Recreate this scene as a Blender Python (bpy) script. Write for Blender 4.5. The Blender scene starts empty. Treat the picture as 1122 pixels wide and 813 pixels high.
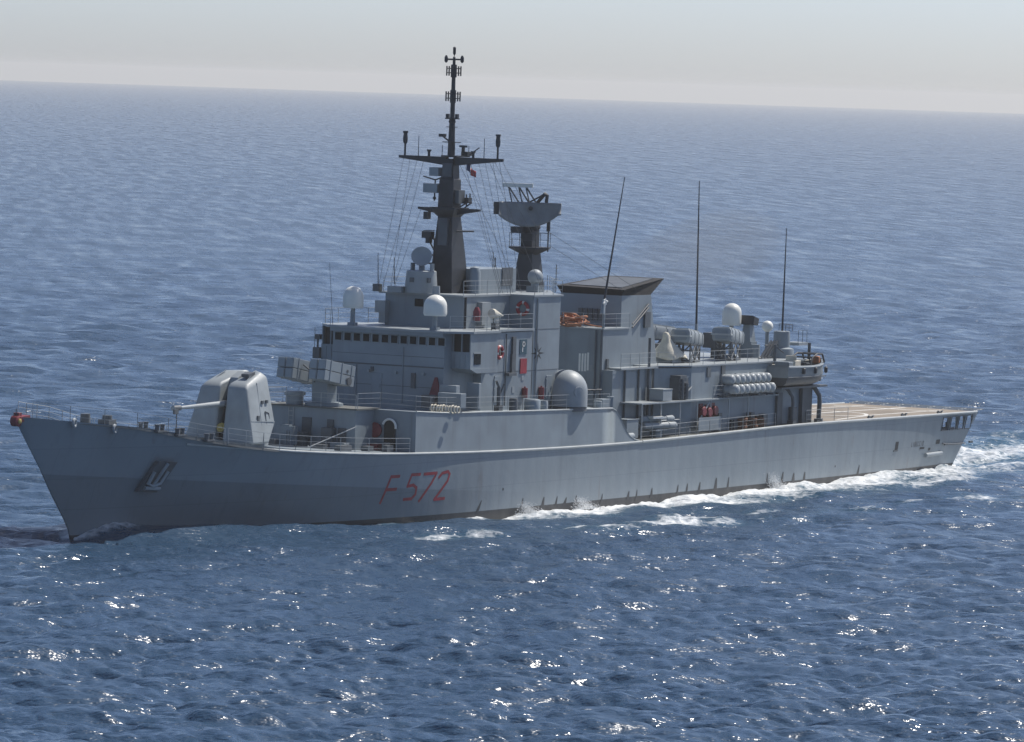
import bpy, math, random
import numpy as np
from mathutils import Vector, Matrix
random.seed(7)
PI = math.pi
SC = bpy.context.scene
COL = SC.collection

# ------------------------------------------------------------------ camera
# world: x runs aft from the stem head, y to starboard, z up from the water
CAM = Vector((-282.26, -194.895, 28.645))
YAW, PITCH, ROLL = 0.518329, 0.0504117, 0.0328094
fwd = Vector((math.cos(PITCH)*math.cos(YAW), math.cos(PITCH)*math.sin(YAW), -math.sin(PITCH)))
rgt = Vector((math.sin(YAW), -math.cos(YAW), 0.0))
upv = rgt.cross(fwd)
r2 = rgt*math.cos(ROLL) + upv*math.sin(ROLL)
u2 = upv*math.cos(ROLL) - rgt*math.sin(ROLL)
cam_d = bpy.data.cameras.new("camera")
cam = bpy.data.objects.new("camera", cam_d)
COL.objects.link(cam)
m3 = Matrix((r2, u2, -fwd)).transposed()
cam.matrix_world = Matrix.Translation(CAM) @ m3.to_4x4()
cam_d.sensor_width = 36.0
cam_d.lens = 202.085
cam_d.clip_start = 1.0
cam_d.clip_end = 60000.0
SC.camera = cam

# ------------------------------------------------------------------ light
SUN_EL, SUN_AZ = 55.0, -19.0          # degrees; azimuth from +x towards +y
world = bpy.data.worlds.new("World")
SC.world = world
world.use_nodes = True
wn = world.node_tree
bg = wn.nodes["Background"]
sky = wn.nodes.new("ShaderNodeTexSky")
sky.sky_type = 'NISHITA'
sky.sun_disc = False
sky.sun_elevation = math.radians(SUN_EL)
sky.sun_rotation = math.radians(90.0 - SUN_AZ)
sky.altitude = 0
sky.air_density = 0.45
sky.dust_density = 0.95
sky.ozone_density = 2.3
wn.links.new(sky.outputs[0], bg.inputs[0])
bg.inputs[1].default_value = 0.129
sl = bpy.data.lights.new("sun", 'SUN')
sl.energy = 4.4
sl.angle = math.radians(0.5)
sl.color = (1.0, 0.955, 0.89)
sun = bpy.data.objects.new("sun", sl)
COL.objects.link(sun)
sd = Vector((math.cos(math.radians(SUN_EL))*math.cos(math.radians(SUN_AZ)),
             math.cos(math.radians(SUN_EL))*math.sin(math.radians(SUN_AZ)),
             math.sin(math.radians(SUN_EL))))
sun.rotation_euler = sd.to_track_quat('Z', 'Y').to_euler()
sun.location = (60, 0, 200)
vs = SC.view_settings
vs.view_transform = 'Standard'
vs.look = 'None'
vs.exposure = 0.25
vs.gamma = 1.0
vs.use_curve_mapping = False
SC.cycles.max_bounces = 6
SC.cycles.volume_bounces = 0
SC.cycles.use_denoising = True
SC.cycles.caustics_reflective = False
SC.cycles.sample_clamp_indirect = 3.0

# ------------------------------------------------------------------ helpers
class MB:
    """collects shapes; build() links them as one mesh object"""
    def __init__(s):
        s.v = []; s.f = []
    def add(s, vs_, fs):
        b = len(s.v)
        s.v.extend([tuple(q) for q in vs_])
        s.f.extend([tuple(b+i for i in q) for q in fs])
        return s
    def box(s, x0, x1, y0, y1, z0, z1):
        return s.add([(x0,y0,z0),(x1,y0,z0),(x1,y1,z0),(x0,y1,z0),(x0,y0,z1),(x1,y0,z1),(x1,y1,z1),(x0,y1,z1)],
                     [(3,2,1,0),(4,5,6,7),(0,1,5,4),(1,2,6,5),(2,3,7,6),(3,0,4,7)])
    def cbox(s, c, d, rz=0.0, ry=0.0):
        R = Matrix.Rotation(rz, 3, 'Z') @ Matrix.Rotation(ry, 3, 'Y')
        vs_ = []
        for k in (-1, 1):
            for i, j in ((-1,-1),(1,-1),(1,1),(-1,1)):
                vs_.append(Vector(c) + R @ Vector((i*d[0]/2, j*d[1]/2, k*d[2]/2)))
        return s.add(vs_, [(3,2,1,0),(4,5,6,7),(0,1,5,4),(1,2,6,5),(2,3,7,6),(3,0,4,7)])
    def hexa(s, bot, top):
        """bot, top: matching polygons (counter-clockwise from above)"""
        n = len(bot)
        fs = [tuple(range(n-1, -1, -1)), tuple(range(n, 2*n))]
        fs += [(i, (i+1) % n, n+(i+1) % n, n+i) for i in range(n)]
        return s.add(list(bot)+list(top), fs)
    def prism(s, poly, z0, z1):
        return s.hexa([(a, b, z0) for a, b in poly], [(a, b, z1) for a, b in poly])
    def yprism(s, poly, y0, y1):
        """poly of (x, z), extruded from y0 to y1"""
        n = len(poly)
        vs_ = [(a, y0, b) for a, b in poly] + [(a, y1, b) for a, b in poly]
        fs = [tuple(range(n)), tuple(range(2*n-1, n-1, -1))]
        fs += [((i+1) % n, i, n+i, n+(i+1) % n) for i in range(n)]
        return s.add(vs_, fs)
    def cyl(s, p0, p1, r0, r1=None, n=12):
        r1 = r0 if r1 is None else r1
        return s.lathe(p0, Vector(p1)-Vector(p0), [(0, r0), ((Vector(p1)-Vector(p0)).length, r1)], n)
    def lathe(s, o, ax, prof, n=20):
        o = Vector(o); ax = Vector(ax).normalized()
        a = ax.orthogonal().normalized(); b = ax.cross(a)
        vs_ = []; fs = []
        for t, r in prof:
            for i in range(n):
                w = 2*PI*i/n
                vs_.append(o + ax*t + (a*math.cos(w)+b*math.sin(w))*max(r, 1e-4))
        m = len(prof)
        for k in range(m-1):
            for i in range(n):
                j = (i+1) % n
                fs.append((k*n+i, k*n+j, (k+1)*n+j, (k+1)*n+i))
        fs.append(tuple(range(n-1, -1, -1)))
        fs.append(tuple((m-1)*n+i for i in range(n)))
        return s.add(vs_, fs)
    def tube(s, pts, r, n=6):
        pts = [Vector(q) for q in pts]
        vs_ = []; fs = []
        a = None
        for k, q in enumerate(pts):
            t = (pts[min(k+1, len(pts)-1)] - pts[max(k-1, 0)]).normalized()
            a = t.orthogonal().normalized() if a is None else (a - t*a.dot(t)).normalized()
            b = t.cross(a)
            for i in range(n):
                w = 2*PI*i/n
                vs_.append(q + (a*math.cos(w)+b*math.sin(w))*r)
        for k in range(len(pts)-1):
            for i in range(n):
                j = (i+1) % n
                fs.append((k*n+i, k*n+j, (k+1)*n+j, (k+1)*n+i))
        fs.append(tuple(range(n-1, -1, -1)))
        fs.append(tuple((len(pts)-1)*n+i for i in range(n)))
        return s.add(vs_, fs)
    def ring(s, c, ax, R, r, n=20, m=8):
        c = Vector(c); ax = Vector(ax).normalized()
        a = ax.orthogonal().normalized(); b = ax.cross(a)
        vs_ = []; fs = []
        for i in range(n):
            w = 2*PI*i/n
            d = a*math.cos(w)+b*math.sin(w)
            for j in range(m):
                q = 2*PI*j/m
                vs_.append(c + d*(R+r*math.cos(q)) + ax*(r*math.sin(q)))
        for i in range(n):
            for j in range(m):
                i2, j2 = (i+1) % n, (j+1) % m
                fs.append((i*m+j, i2*m+j, i2*m+j2, i*m+j2))
        return s.add(vs_, fs)
    def ball(s, c, r, n=16, sz=1.0):
        prof = [(-r*math.cos(PI*k/10)*sz, r*math.sin(PI*k/10)) for k in range(11)]
        return s.lathe(c, (0,0,1), prof, n)
    def build(s, name, mat, parent=None, smooth=None, label=None, bevel=None):
        me = bpy.data.meshes.new(name)
        me.from_pydata(s.v, [], s.f)
        me.validate()
        me.materials.append(mat)
        if smooth:
            for pl in me.polygons: pl.use_smooth = True
            me.set_sharp_from_angle(angle=math.radians(smooth))
        o = bpy.data.objects.new(name, me)
        COL.objects.link(o)
        if parent is not None: o.parent = parent
        if label: o['label'] = label
        if bevel:
            bv = o.modifiers.new("bevel", 'BEVEL'); bv.width = bevel; bv.segments = 2; bv.limit_method = 'ANGLE'
        return o

def tag(o, label=None, cat=None, group=None, kind=None):
    if label: o['label'] = label
    if cat: o['category'] = cat
    if group: o['group'] = group
    if kind: o['kind'] = kind
    return o

def thing(name, label, cat, loc=(0,0,0), group=None, rz=0.0):
    o = bpy.data.objects.new(name, None)
    o.empty_display_size = 0.3
    COL.objects.link(o)
    o.location = loc; o.rotation_euler = (0, 0, rz)
    return tag(o, label, cat, group)

def dup(root, loc, label=None, rz=None):
    r = root.copy(); COL.objects.link(r); r.location = loc
    if rz is not None: r.rotation_euler = (0, 0, rz)
    if label: r['label'] = label
    for ch in list(root.children):
        c = ch.copy(); COL.objects.link(c); c.parent = r
    return r

# ------------------------------------------------------------------ materials
def new_mat(name):
    m = bpy.data.materials.new(name); m.use_nodes = True
    return m, m.node_tree.nodes, m.node_tree.links

def paint(name, col, rough=0.5, var=0.18, scale=0.5, streak=0.0, metal=0.0, stain=(0.10,0.105,0.11), bump=0.0):
    """weathered paint: broad tone patches, fine grime, vertical run-down streaks"""
    m, n, l = new_mat(name)
    b = n["Principled BSDF"]
    tc = n.new("ShaderNodeTexCoord")
    def noise(sc, det, mapscale=None):
        t = n.new("ShaderNodeTexNoise"); t.inputs["Scale"].default_value = sc; t.inputs["Detail"].default_value = det
        if mapscale:
            mp = n.new("ShaderNodeMapping"); mp.inputs["Scale"].default_value = mapscale
            l.new(tc.outputs["Object"], mp.inputs[0]); l.new(mp.outputs[0], t.inputs["Vector"])
        else:
            l.new(tc.outputs["Object"], t.inputs["Vector"])
        return t
    t1 = noise(scale, 6)
    rp = n.new("ShaderNodeValToRGB")
    rp.color_ramp.elements[0].position = 0.3; rp.color_ramp.elements[1].position = 0.72
    rp.color_ramp.elements[0].color = tuple(c*(1-var) for c in col)+(1,)
    rp.color_ramp.elements[1].color = tuple(min(1, c*(1+var)) for c in col)+(1,)
    l.new(t1.outputs[0], rp.inputs[0])
    out = rp.outputs[0]
    if streak > 0:
        t2 = noise(1.0, 4, (1.6, 1.6, 0.16))
        r3 = n.new("ShaderNodeValToRGB")
        r3.color_ramp.elements[0].position = 0.55; r3.color_ramp.elements[1].position = 0.78
        r3.color_ramp.elements[0].color = (0,0,0,1); r3.color_ramp.elements[1].color = (streak,)*3+(1,)
        l.new(t2.outputs[0], r3.inputs[0])
        mx = n.new("ShaderNodeMix"); mx.data_type = 'RGBA'
        l.new(r3.outputs[0], mx.inputs[0]); l.new(out, mx.inputs[6]); mx.inputs[7].default_value = stain+(1,)
        out = mx.outputs[2]
    l.new(out, b.inputs["Base Color"])
    t4 = noise(scale*5, 3)
    mr = n.new("ShaderNodeMapRange")
    mr.inputs[3].default_value = max(0.05, rough-0.12); mr.inputs[4].default_value = min(1, rough+0.12)
    l.new(t4.outputs[0], mr.inputs[0]); l.new(mr.outputs[0], b.inputs["Roughness"])
    b.inputs["Metallic"].default_value = metal
    if bump > 0:
        t5 = noise(2.2, 3)
        bp = n.new("ShaderNodeBump"); bp.inputs["Strength"].default_value = bump; bp.inputs["Distance"].default_value = 0.05
        l.new(t5.outputs[0], bp.inputs["Height"]); l.new(bp.outputs[0], b.inputs["Normal"])
    return m

G = (0.225, 0.263, 0.288)
M = dict(
    grey=paint("ship_grey", G, 0.45, 0.14, 0.45, 0.35, stain=(0.13,0.125,0.12)),
    light=paint("light_grey", (0.275,0.305,0.32), 0.5, 0.12, 0.8, 0.2),
    shield=paint("shield_grey", (0.28,0.31,0.32), 0.5, 0.16, 0.9, 0.3, stain=(0.22,0.23,0.22)),
    radar=paint("radar_grey", (0.23,0.24,0.24), 0.5, 0.15, 1.5, 0.3),
    edge=paint("edge_grey", (0.42,0.44,0.43), 0.4, 0.12, 0.8, 0.1),
    dark=paint("mast_black", (0.028,0.033,0.041), 0.55, 0.3, 1.0, 0.15, stain=(0.075,0.08,0.085)),
    mid=paint("dark_grey", (0.09,0.10,0.108), 0.5, 0.25, 1.2, 0.2),
    black=paint("black", (0.014,0.015,0.017), 0.5, 0.2, 2.0),
    boot=paint("boot_top", (0.02,0.022,0.026), 0.35, 0.3, 0.6, 0.2),
    deck=paint("deck_coating", (0.20,0.20,0.185), 0.85, 0.22, 0.35, 0.0),
    deckdark=paint("dark_deck", (0.11,0.115,0.11), 0.8, 0.25, 0.5, 0.0),
    flight=paint("flight_deck_coating", (0.215,0.18,0.14), 0.9, 0.24, 0.35, 0.0),
    white=paint("white_paint", (0.78,0.77,0.72), 0.45, 0.06, 1.5, 0.1, stain=(0.5,0.47,0.4)),
    mark=paint("deck_mark", (0.58,0.57,0.53), 0.8, 0.25, 0.6),
    radome=paint("radome_cream", (0.74,0.74,0.68), 0.4, 0.06, 1.2, 0.12, stain=(0.45,0.43,0.38)),
    red=paint("red_paint", (0.19,0.028,0.035), 0.5, 0.2, 2.0),
    darkred=paint("number_red", (0.30,0.018,0.030), 0.5, 0.25, 2.0),
    orange=paint("orange_canvas", (0.40,0.17,0.09), 0.7, 0.25, 3.0),
    yellow=paint("brass_yellow", (0.45,0.34,0.10), 0.5, 0.2, 3.0),
    brown=paint("brown_rope", (0.17,0.085,0.055), 0.9, 0.4, 5.0),
    canvas=paint("cream_canvas", (0.62,0.58,0.48), 0.85, 0.15, 2.0, 0.2, bump=0.6, stain=(0.3,0.27,0.2)),
    raft=paint("raft_shell", (0.35,0.38,0.39), 0.45, 0.2, 2.0, 0.15, stain=(0.3,0.3,0.3)),
    teal=paint("sign_teal", (0.02,0.07,0.10), 0.5, 0.1, 2.0),
    steel=paint("pale_wire", (0.42,0.43,0.42), 0.5, 0.1, 2.0),
    boat=paint("boat_grey", (0.17,0.19,0.20), 0.45, 0.15, 1.0, 0.3),
    funnelcap=paint("soot_black", (0.013,0.013,0.014), 0.85, 0.4, 1.5, 0.3, stain=(0.035,0.03,0.028)),
)
def glass_mat():
    m, n, l = new_mat("window_glass")
    b = n["Principled BSDF"]
    b.inputs["Base Color"].default_value = (0.012,0.016,0.02,1); b.inputs["Roughness"].default_value = 0.08; b.inputs["IOR"].default_value = 1.18
    return m
M['glass'] = glass_mat()

def lerp_tab(tab, x):
    if x <= tab[0][0]: return tab[0][1]
    for (a, va), (b, vb) in zip(tab, tab[1:]):
        if x <= b:
            t = (x-a)/(b-a); return va+(vb-va)*t
    return tab[-1][1]
def smooth_tab(tab, x):
    # Catmull-Rom through the table
    n = len(tab)
    if x <= tab[0][0]: return tab[0][1]
    if x >= tab[-1][0]: return tab[-1][1]
    for i in range(n-1):
        if x <= tab[i+1][0]:
            break
    x0, y0 = tab[i]; x1, y1 = tab[i+1]
    m0 = (y1-tab[i-1][1])/(x1-tab[i-1][0]) if i > 0 else (y1-y0)/(x1-x0)
    m1 = (tab[i+2][1]-y0)/(tab[i+2][0]-x0) if i+2 < n else (y1-y0)/(x1-x0)
    h = x1-x0; t = (x-x0)/h
    return ((2*t**3-3*t**2+1)*y0+(t**3-2*t**2+t)*h*m0+(-2*t**3+3*t**2)*y1+(t**3-t**2)*h*m1)
SHEER = [(-0.2,7.72),(2.8,7.43),(5.9,7.14),(8.65,6.86),(10.7,6.52),(14.7,5.90),(20,5.28),(28.8,4.72),(36,4.44),(48.6,4.15),(64,4.04),(78,4.2),(91,4.36),(108,4.28),(122.8,4.2)]
DECKB = [(0,0.12),(1.2,0.75),(3,1.55),(6,2.65),(10,3.85),(15,4.95),(20,5.70),(28,6.22),(36,6.40),(48,6.44),(64,6.44),(91,6.40),(108,6.10),(122.8,5.70)]
WATERB = [(6.2,0.05),(9,0.75),(12,1.35),(20,2.95),(30,4.85),(40,6.0),(50,6.35),(70,6.40),(95,6.15),(110,5.5),(120,4.9),(130,4.4)]
STEM = [(-2.6,6.35),(-0.06,6.17),(0.58,5.97),(1.48,5.27),(3.0,3.9),(4.46,2.73),(5.71,1.61),(6.96,0.5),(7.8,-0.15)]
def sheer(x): return smooth_tab(SHEER, x)
def stem_x(z): return smooth_tab(STEM, z)
def tran_x(z): return 119.85 + 2.85*min(1.0, max(-0.5, z/4.2))
def hull_b(x, z):
    s = max(0.0, x-stem_x(z))
    zd = sheer(x)
    t = min(1.0, max(0.0, z/zd))
    wz = s+6.2 if s < 20 else x+(s+6.2-x)*max(0.0, 1-(s-20)/20)
    dz = s if s < 20 else x+(s-x)*max(0.0, 1-(s-20)/20)
    bw = smooth_tab(WATERB, wz)
    bd = smooth_tab(DECKB, dz)
    p = 1.0+0.55*max(0.0, min(1.0, (34-x)/24.0))
    if x < 34:
        pass
    b = bw+(bd-bw)*t**p
    if z < 0: b = bw*(1+0.03*z)
    return max(0.02, b)

def port(x, z, off=0.0):
    """point on the port side plating"""
    return (x, -hull_b(x, z)-off, z)

# ------------------------------------------------------------------ sea
R_EARTH = 7.4e6
def spectrum_tile(L, N, kmin, kmax, kp, wind, spread, seed):
    rng = np.random.default_rng(seed)
    k1 = 2*np.pi*np.fft.fftfreq(N, L/N)
    kx, ky = np.meshgrid(k1, k1)
    k = np.sqrt(kx**2+ky**2); k[0,0] = 1
    c = (kx*np.cos(wind)+ky*np.sin(wind))/k
    D = np.where(c > 0, c, 0)**spread + 0.04
    S = k**-4.0*np.exp(-1.25*(kp/k)**2)*D
    S[(k < kmin) | (k >= kmax)] = 0
    S[0,0] = 0
    a = np.sqrt(S)*(rng.normal(size=(N,N))+1j*rng.normal(size=(N,N)))
    dk = 2*np.pi/L
    h = np.real(np.fft.ifft2(a))*N*N*dk
    dx = np.real(np.fft.ifft2(-1j*kx/k*a))*N*N*dk
    dy = np.real(np.fft.ifft2(-1j*ky/k*a))*N*N*dk
    return h, dx, dy
def sample(F, L, x, y):
    N = F.shape[0]
    u = (x/L*N) % N; v = (y/L*N) % N
    i = np.floor(u).astype(int) % N; j = np.floor(v).astype(int) % N
    fu = u-np.floor(u); fv = v-np.floor(v)
    i2 = (i+1) % N; j2 = (j+1) % N
    return (F[j,i]*(1-fu)+F[j,i2]*fu)*(1-fv)+(F[j2,i]*(1-fu)+F[j2,i2]*fu)*fv

def vnoise(x, y, seed, N=256):
    rng = np.random.default_rng(seed)
    F = rng.random((N,N))
    def sm(t): return t*t*(3-2*t)
    i = np.floor(x).astype(int); j = np.floor(y).astype(int)
    fu = sm(x-i); fv = sm(y-j)
    i0 = i % N; j0 = j % N; i1 = (i+1) % N; j1 = (j+1) % N
    return (F[j0,i0]*(1-fu)+F[j0,i1]*fu)*(1-fv)+(F[j1,i0]*(1-fu)+F[j1,i1]*fu)*fv
def fbm(x, y, seed, o=4):
    s = 0; a = 0.5
    for k in range(o):
        s = s+a*vnoise(x*2**k+k*17.3, y*2**k+k*9.1, seed+k); a *= 0.5
    return s/(1-0.5**o)

def build_sea():
    h = CAM.z
    rows = [4.0]
    while rows[-1] < 195: rows.append(rows[-1]+max(3.0, (195-rows[-1])*0.12))
    while rows[-1] < 24000:
        r = rows[-1]
        rows.append(r+min(500.0, max(0.24, 0.80*r*r/(h*5748))))
    rows = np.array(rows)
    fine = np.arange(-0.110, 0.1101, 0.00026)
    side = [0.112]; st = 0.003
    while side[-1] < PI-0.05:
        side.append(side[-1]+st); st = min(0.12, st*1.15)
    side = np.array([s_ for s_ in side if s_ < PI-0.02])
    ang = np.concatenate([-side[::-1], fine, side])
    nr, na = len(rows), len(ang)
    rr, aa = np.meshgrid(rows, ang+YAW, indexing='ij')
    X = CAM.x+rr*np.cos(aa); Y = CAM.y+rr*np.sin(aa)
    dr = np.gradient(rows)[:,None]*np.ones_like(rr)
    Z = np.zeros_like(X); DX = np.zeros_like(X); DY = np.zeros_like(X)
    W = math.radians(205)
    bands = [(412., 512, 2*np.pi/90, 2*np.pi/9.0, 2*np.pi/18, 2.5, 11, 40.0, 0.0, 0.55),
             (171., 512, 2*np.pi/9.0, 2*np.pi/2.4, 2*np.pi/18, 2.0, 23, 6.0, 0.25, 1.9),
             (61., 512, 2*np.pi/2.4, 2*np.pi/0.55, 2*np.pi/18, 1.8, 37, 1.2, -0.2, 2.7)]
    tiles = [spectrum_tile(L, N, k0, k1, kp, W+dw, sp, seed) for (L, N, k0, k1, kp, sp, seed, lam, dw, gn) in bands]
    AMP = SEA_HS/4/math.sqrt(sum(float(t[0].var()) for t in tiles))
    for q_, (t, bd_) in enumerate(zip(tiles, bands)):
        dx_ = bd_[0]/bd_[1]; print('band', q_, 'std', t[0].std()*AMP, 'slope', (np.gradient(t[0]*AMP, dx_, axis=0)**2+np.gradient(t[0]*AMP, dx_, axis=1)**2).mean()**.5)
    for (L, N, k0, k1, kp, sp, seed, lam, dw, gn), (H, A, B) in zip(bands, tiles):
        fade = np.clip(1.6-dr/(lam*0.5), 0, 1)*AMP*gn
        xr = X*math.cos(dw)+Y*math.sin(dw); yr = -X*math.sin(dw)+Y*math.cos(dw)
        Z += sample(H, L, xr, yr)*fade
        ax, ay = sample(A, L, xr, yr)*fade, sample(B, L, xr, yr)*fade
        DX += 0.9*(ax*math.cos(dw)-ay*math.sin(dw)); DY += 0.9*(ax*math.sin(dw)+ay*math.cos(dw))
    # the ship's own wash
    tab = np.array([hull_b(x_, 0.0) for x_ in np.linspace(6.2, 121, 400)])
    bx = np.interp(X, np.linspace(6.2, 121, 400), tab, left=0.0, right=4.9)
    ay = np.abs(Y)
    d = ay-bx
    along = (X > 6.2) & (X < 121)
    n1 = fbm(X*0.22, Y*0.35, 5); n2 = fbm(X*0.7, Y*1.1, 50); n3 = fbm(X*2.2, Y*3.0, 90)
    wid = np.interp(X, [6, 30, 44, 52, 62, 80, 100, 121], [1.3, 1.0, 1.6, 4.2, 6.2, 7.0, 8.0, 9.0])*(0.5+1.0*n1)
    dens = np.interp(X, [6, 9, 14, 24, 27, 30, 40, 47, 54, 62, 90, 121], [1.0, 0.85, 0.3, 0.2, 0.6, 0.3, 0.35, 0.75, 0.95, 0.95, 0.88, 0.8])
    fo = np.where(along, dens*np.clip(1.15-d/wid, 0, 1)*(d > -1.0), 0)
    # second, broken line of foam thrown further out
    d2 = np.interp(X, [30, 45, 60, 80, 120], [9, 11.5, 12.5, 15, 20])
    w2 = np.interp(X, [30, 60, 120], [1.6, 2.6, 4.5])
    fo2 = np.where((X > 26) & (X < 125), 0.60*np.exp(-((d-d2)/w2)**2)*np.clip((n1-0.50)*4, 0, 1), 0)
    # stern wake
    s = X-118
    ww = 6.0+0.075*np.clip(s, 0, 400)
    fo3 = np.where(s > 0, np.clip(1.25-ay/ww, 0, 1)*np.clip(s/5, 0, 1)*(0.55+0.25*np.exp(-s/50)), 0)
    wf = np.where(s > 0, np.clip(1.3-ay/ww, 0, 1)*np.exp(-np.clip(s,0,None)/400), 0)
    edge3 = np.where(s > 0, 0.55*np.exp(-((ay-ww-1)/2.2)**2)*np.exp(-s/120), 0)
    env = np.maximum.reduce([fo, fo2, fo3, edge3])
    foam = np.clip(env*(0.55+0.9*n1), 0, 1)
    # a few whitecaps on steep crests
    cap = np.clip((fbm(X*0.045, Y*0.06, 140)-0.66)*7, 0, 1)*np.clip((Z-0.26)*5, 0, 1)*np.clip((n2-0.5)*5, 0, 1)
    foam = np.maximum(foam, 0.7*cap*np.clip(1.3-dr/1.5, 0, 1))
    turb = np.clip(env+0.6*wf, 0, 1)
    Z += turb*(0.55*(n1-0.5)+0.45*(n2-0.5)+0.22*(n3-0.5))
    near = np.where(along, np.exp(-np.clip(d, 0, None)/7), 0)
    Z *= 1-0.55*near*(1-np.clip(env, 0, 1))
    Z += np.where(along, np.interp(X, [6, 10, 18, 30, 44, 60, 80, 100, 121], [0.25,0.35,0.05,-0.10,-0.15,-0.25,-0.15,0.0,0.2]), 0)*near
    # low bow wave spreading from the stem
    db = ay-(0.3+(X-6)*0.36)
    Z += np.where((X > 6) & (X < 60), 0.72*np.exp(-(db/2.1)**2)*np.exp(-(X-6)/34)*(0.6+0.8*n1)*np.clip((X-6)/12, 0, 1), 0)
    keep = np.clip(1-turb, 0.25, 1)
    X = X+DX*keep; Y = Y+DY*keep
    Z = Z-rr**2/(2*R_EARTH)
    me = bpy.data.meshes.new("sea")
    co = np.stack([X, Y, Z], -1).reshape(-1, 3).astype(np.float32)
    idx = np.arange(nr*na).reshape(nr, na)
    a = idx[:-1,:-1]; b = idx[1:,:-1]; c = idx[1:,1:]; e = idx[:-1,1:]
    quads = np.stack([a, b, c, e], -1).reshape(-1, 4)
    # close the seam behind the camera
    seam = np.stack([idx[:-1,-1], idx[1:,-1], idx[1:,0], idx[:-1,0]], -1)
    quads = np.concatenate([quads, seam]).astype(np.int32)
    me.vertices.add(len(co)); me.vertices.foreach_set("co", co.ravel())
    me.loops.add(quads.size); me.loops.foreach_set("vertex_index", quads.ravel())
    me.polygons.add(len(quads))
    me.polygons.foreach_set("loop_start", np.arange(0, quads.size, 4, dtype=np.int32))
    me.polygons.foreach_set("loop_total", np.full(len(quads), 4, dtype=np.int32))
    me.update(calc_edges=True)
    me.polygons.foreach_set("use_smooth", np.ones(len(quads), dtype=bool))
    at = me.attributes.new("foam", 'FLOAT', 'POINT'); at.data.foreach_set("value", foam.reshape(-1).astype(np.float32))
    at = me.attributes.new("churn", 'FLOAT', 'POINT'); at.data.foreach_set("value", np.clip(turb, 0, 1).reshape(-1).astype(np.float32))
    o = bpy.data.objects.new("sea", me); COL.objects.link(o)
    # water
    m, n, l = new_mat("sea_water")
    b = n["Principled BSDF"]
    tc = n.new("ShaderNodeTexCoord")
    def noise(sc, det, rough, ms):
        mp = n.new("ShaderNodeMapping"); mp.inputs["Scale"].default_value = ms
        mr_ = n.new("ShaderNodeMapping"); mr_.inputs["Rotation"].default_value = (0,0,-YAW-0.12)
        t = n.new("ShaderNodeTexNoise"); t.inputs["Scale"].default_value = sc
        t.inputs["Detail"].default_value = det; t.inputs["Roughness"].default_value = rough
        l.new(tc.outputs["Object"], mr_.inputs[0]); l.new(mr_.outputs[0], mp.inputs[0]); l.new(mp.outputs[0], t.inputs["Vector"])
        return t
    fa = n.new("ShaderNodeAttribute"); fa.attribute_name = "foam"
    ca = n.new("ShaderNodeAttribute"); ca.attribute_name = "churn"
    n1_ = noise(1.0, 3, 0.5, (0.95, 0.5, 1))
    n2_ = noise(3.0, 1, 0.5, (1.0, 0.65, 1))
    n0_ = noise(0.045, 8, 0.60, (1.0, 0.6, 1))
    b0 = n.new("ShaderNodeBump"); b0.inputs["Strength"].default_value = 1.0; b0.inputs["Distance"].default_value = BUMP[0]
    b1 = n.new("ShaderNodeBump"); b1.inputs["Strength"].default_value = 1.0; b1.inputs["Distance"].default_value = BUMP[1]
    b2 = n.new("ShaderNodeBump"); b2.inputs["Strength"].default_value = 1.0; b2.inputs["Distance"].default_value = BUMP[2]
    l.new(n0_.outputs[0], b0.inputs["Height"])
    l.new(n1_.outputs[0], b1.inputs["Height"]); l.new(n2_.outputs[0], b2.inputs["Height"])
    l.new(b0.outputs[0], b1.inputs["Normal"]); l.new(b1.outputs[0], b2.inputs["Normal"])
    l.new(b2.outputs[0], b.inputs["Normal"])
    fn = noise(1.1, 8, 0.68, (0.75, 1.25, 1))
    vo = n.new("ShaderNodeTexVoronoi"); vo.feature = 'DISTANCE_TO_EDGE'; vo.inputs["Scale"].default_value = 1.3
    wm = n.new("ShaderNodeVectorMath"); wm.operation = 'MULTIPLY_ADD'
    l.new(fn.outputs[1], wm.inputs[0]); wm.inputs[1].default_value = (1.4, 1.4, 0); l.new(tc.outputs["Object"], wm.inputs[2])
    l.new(wm.outputs[0], vo.inputs["Vector"])
    lace = n.new("ShaderNodeMapRange"); lace.inputs[1].default_value = 0.0; lace.inputs[2].default_value = 0.35
    lace.inputs[3].default_value = 0.24; lace.inputs[4].default_value = 0.0
    l.new(vo.outputs["Distance"], lace.inputs[0])
    ad = n.new("ShaderNodeMath"); ad.operation = 'ADD'; l.new(fn.outputs[0], ad.inputs[0]); l.new(lace.outputs[0], ad.inputs[1])
    ma = n.new("ShaderNodeMath"); ma.operation = 'ADD'
    l.new(fa.outputs["Fac"], ma.inputs[0]); l.new(ad.outputs[0], ma.inputs[1])
    ms = n.new("ShaderNodeMapRange"); ms.inputs[1].default_value = 1.0; ms.inputs[2].default_value = 1.5
    ms.inputs[4].default_value = 0.92
    l.new(ma.outputs[0], ms.inputs[0])
    mm = n.new("ShaderNodeMath"); mm.operation = 'MULTIPLY'
    mg = n.new("ShaderNodeMapRange"); mg.inputs[1].default_value = 0.03; mg.inputs[2].default_value = 0.25
    l.new(fa.outputs["Fac"], mg.inputs[0])
    l.new(ms.outputs[0], mm.inputs[0]); l.new(mg.outputs[0], mm.inputs[1])
    w0 = n.new("ShaderNodeMix"); w0.data_type = 'RGBA'
    w0.inputs[6].default_value = SEA_COL+(1,); w0.inputs[7].default_value = (0.03, 0.10, 0.15, 1)
    l.new(ca.outputs["Fac"], w0.inputs[0])
    w1 = n.new("ShaderNodeMix"); w1.data_type = 'RGBA'; w1.inputs[7].default_value = (0.72, 0.74, 0.75, 1)
    l.new(w0.outputs[2], w1.inputs[6]); l.new(mm.outputs[0], w1.inputs[0])
    l.new(w1.outputs[2], b.inputs["Base Color"])
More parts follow.
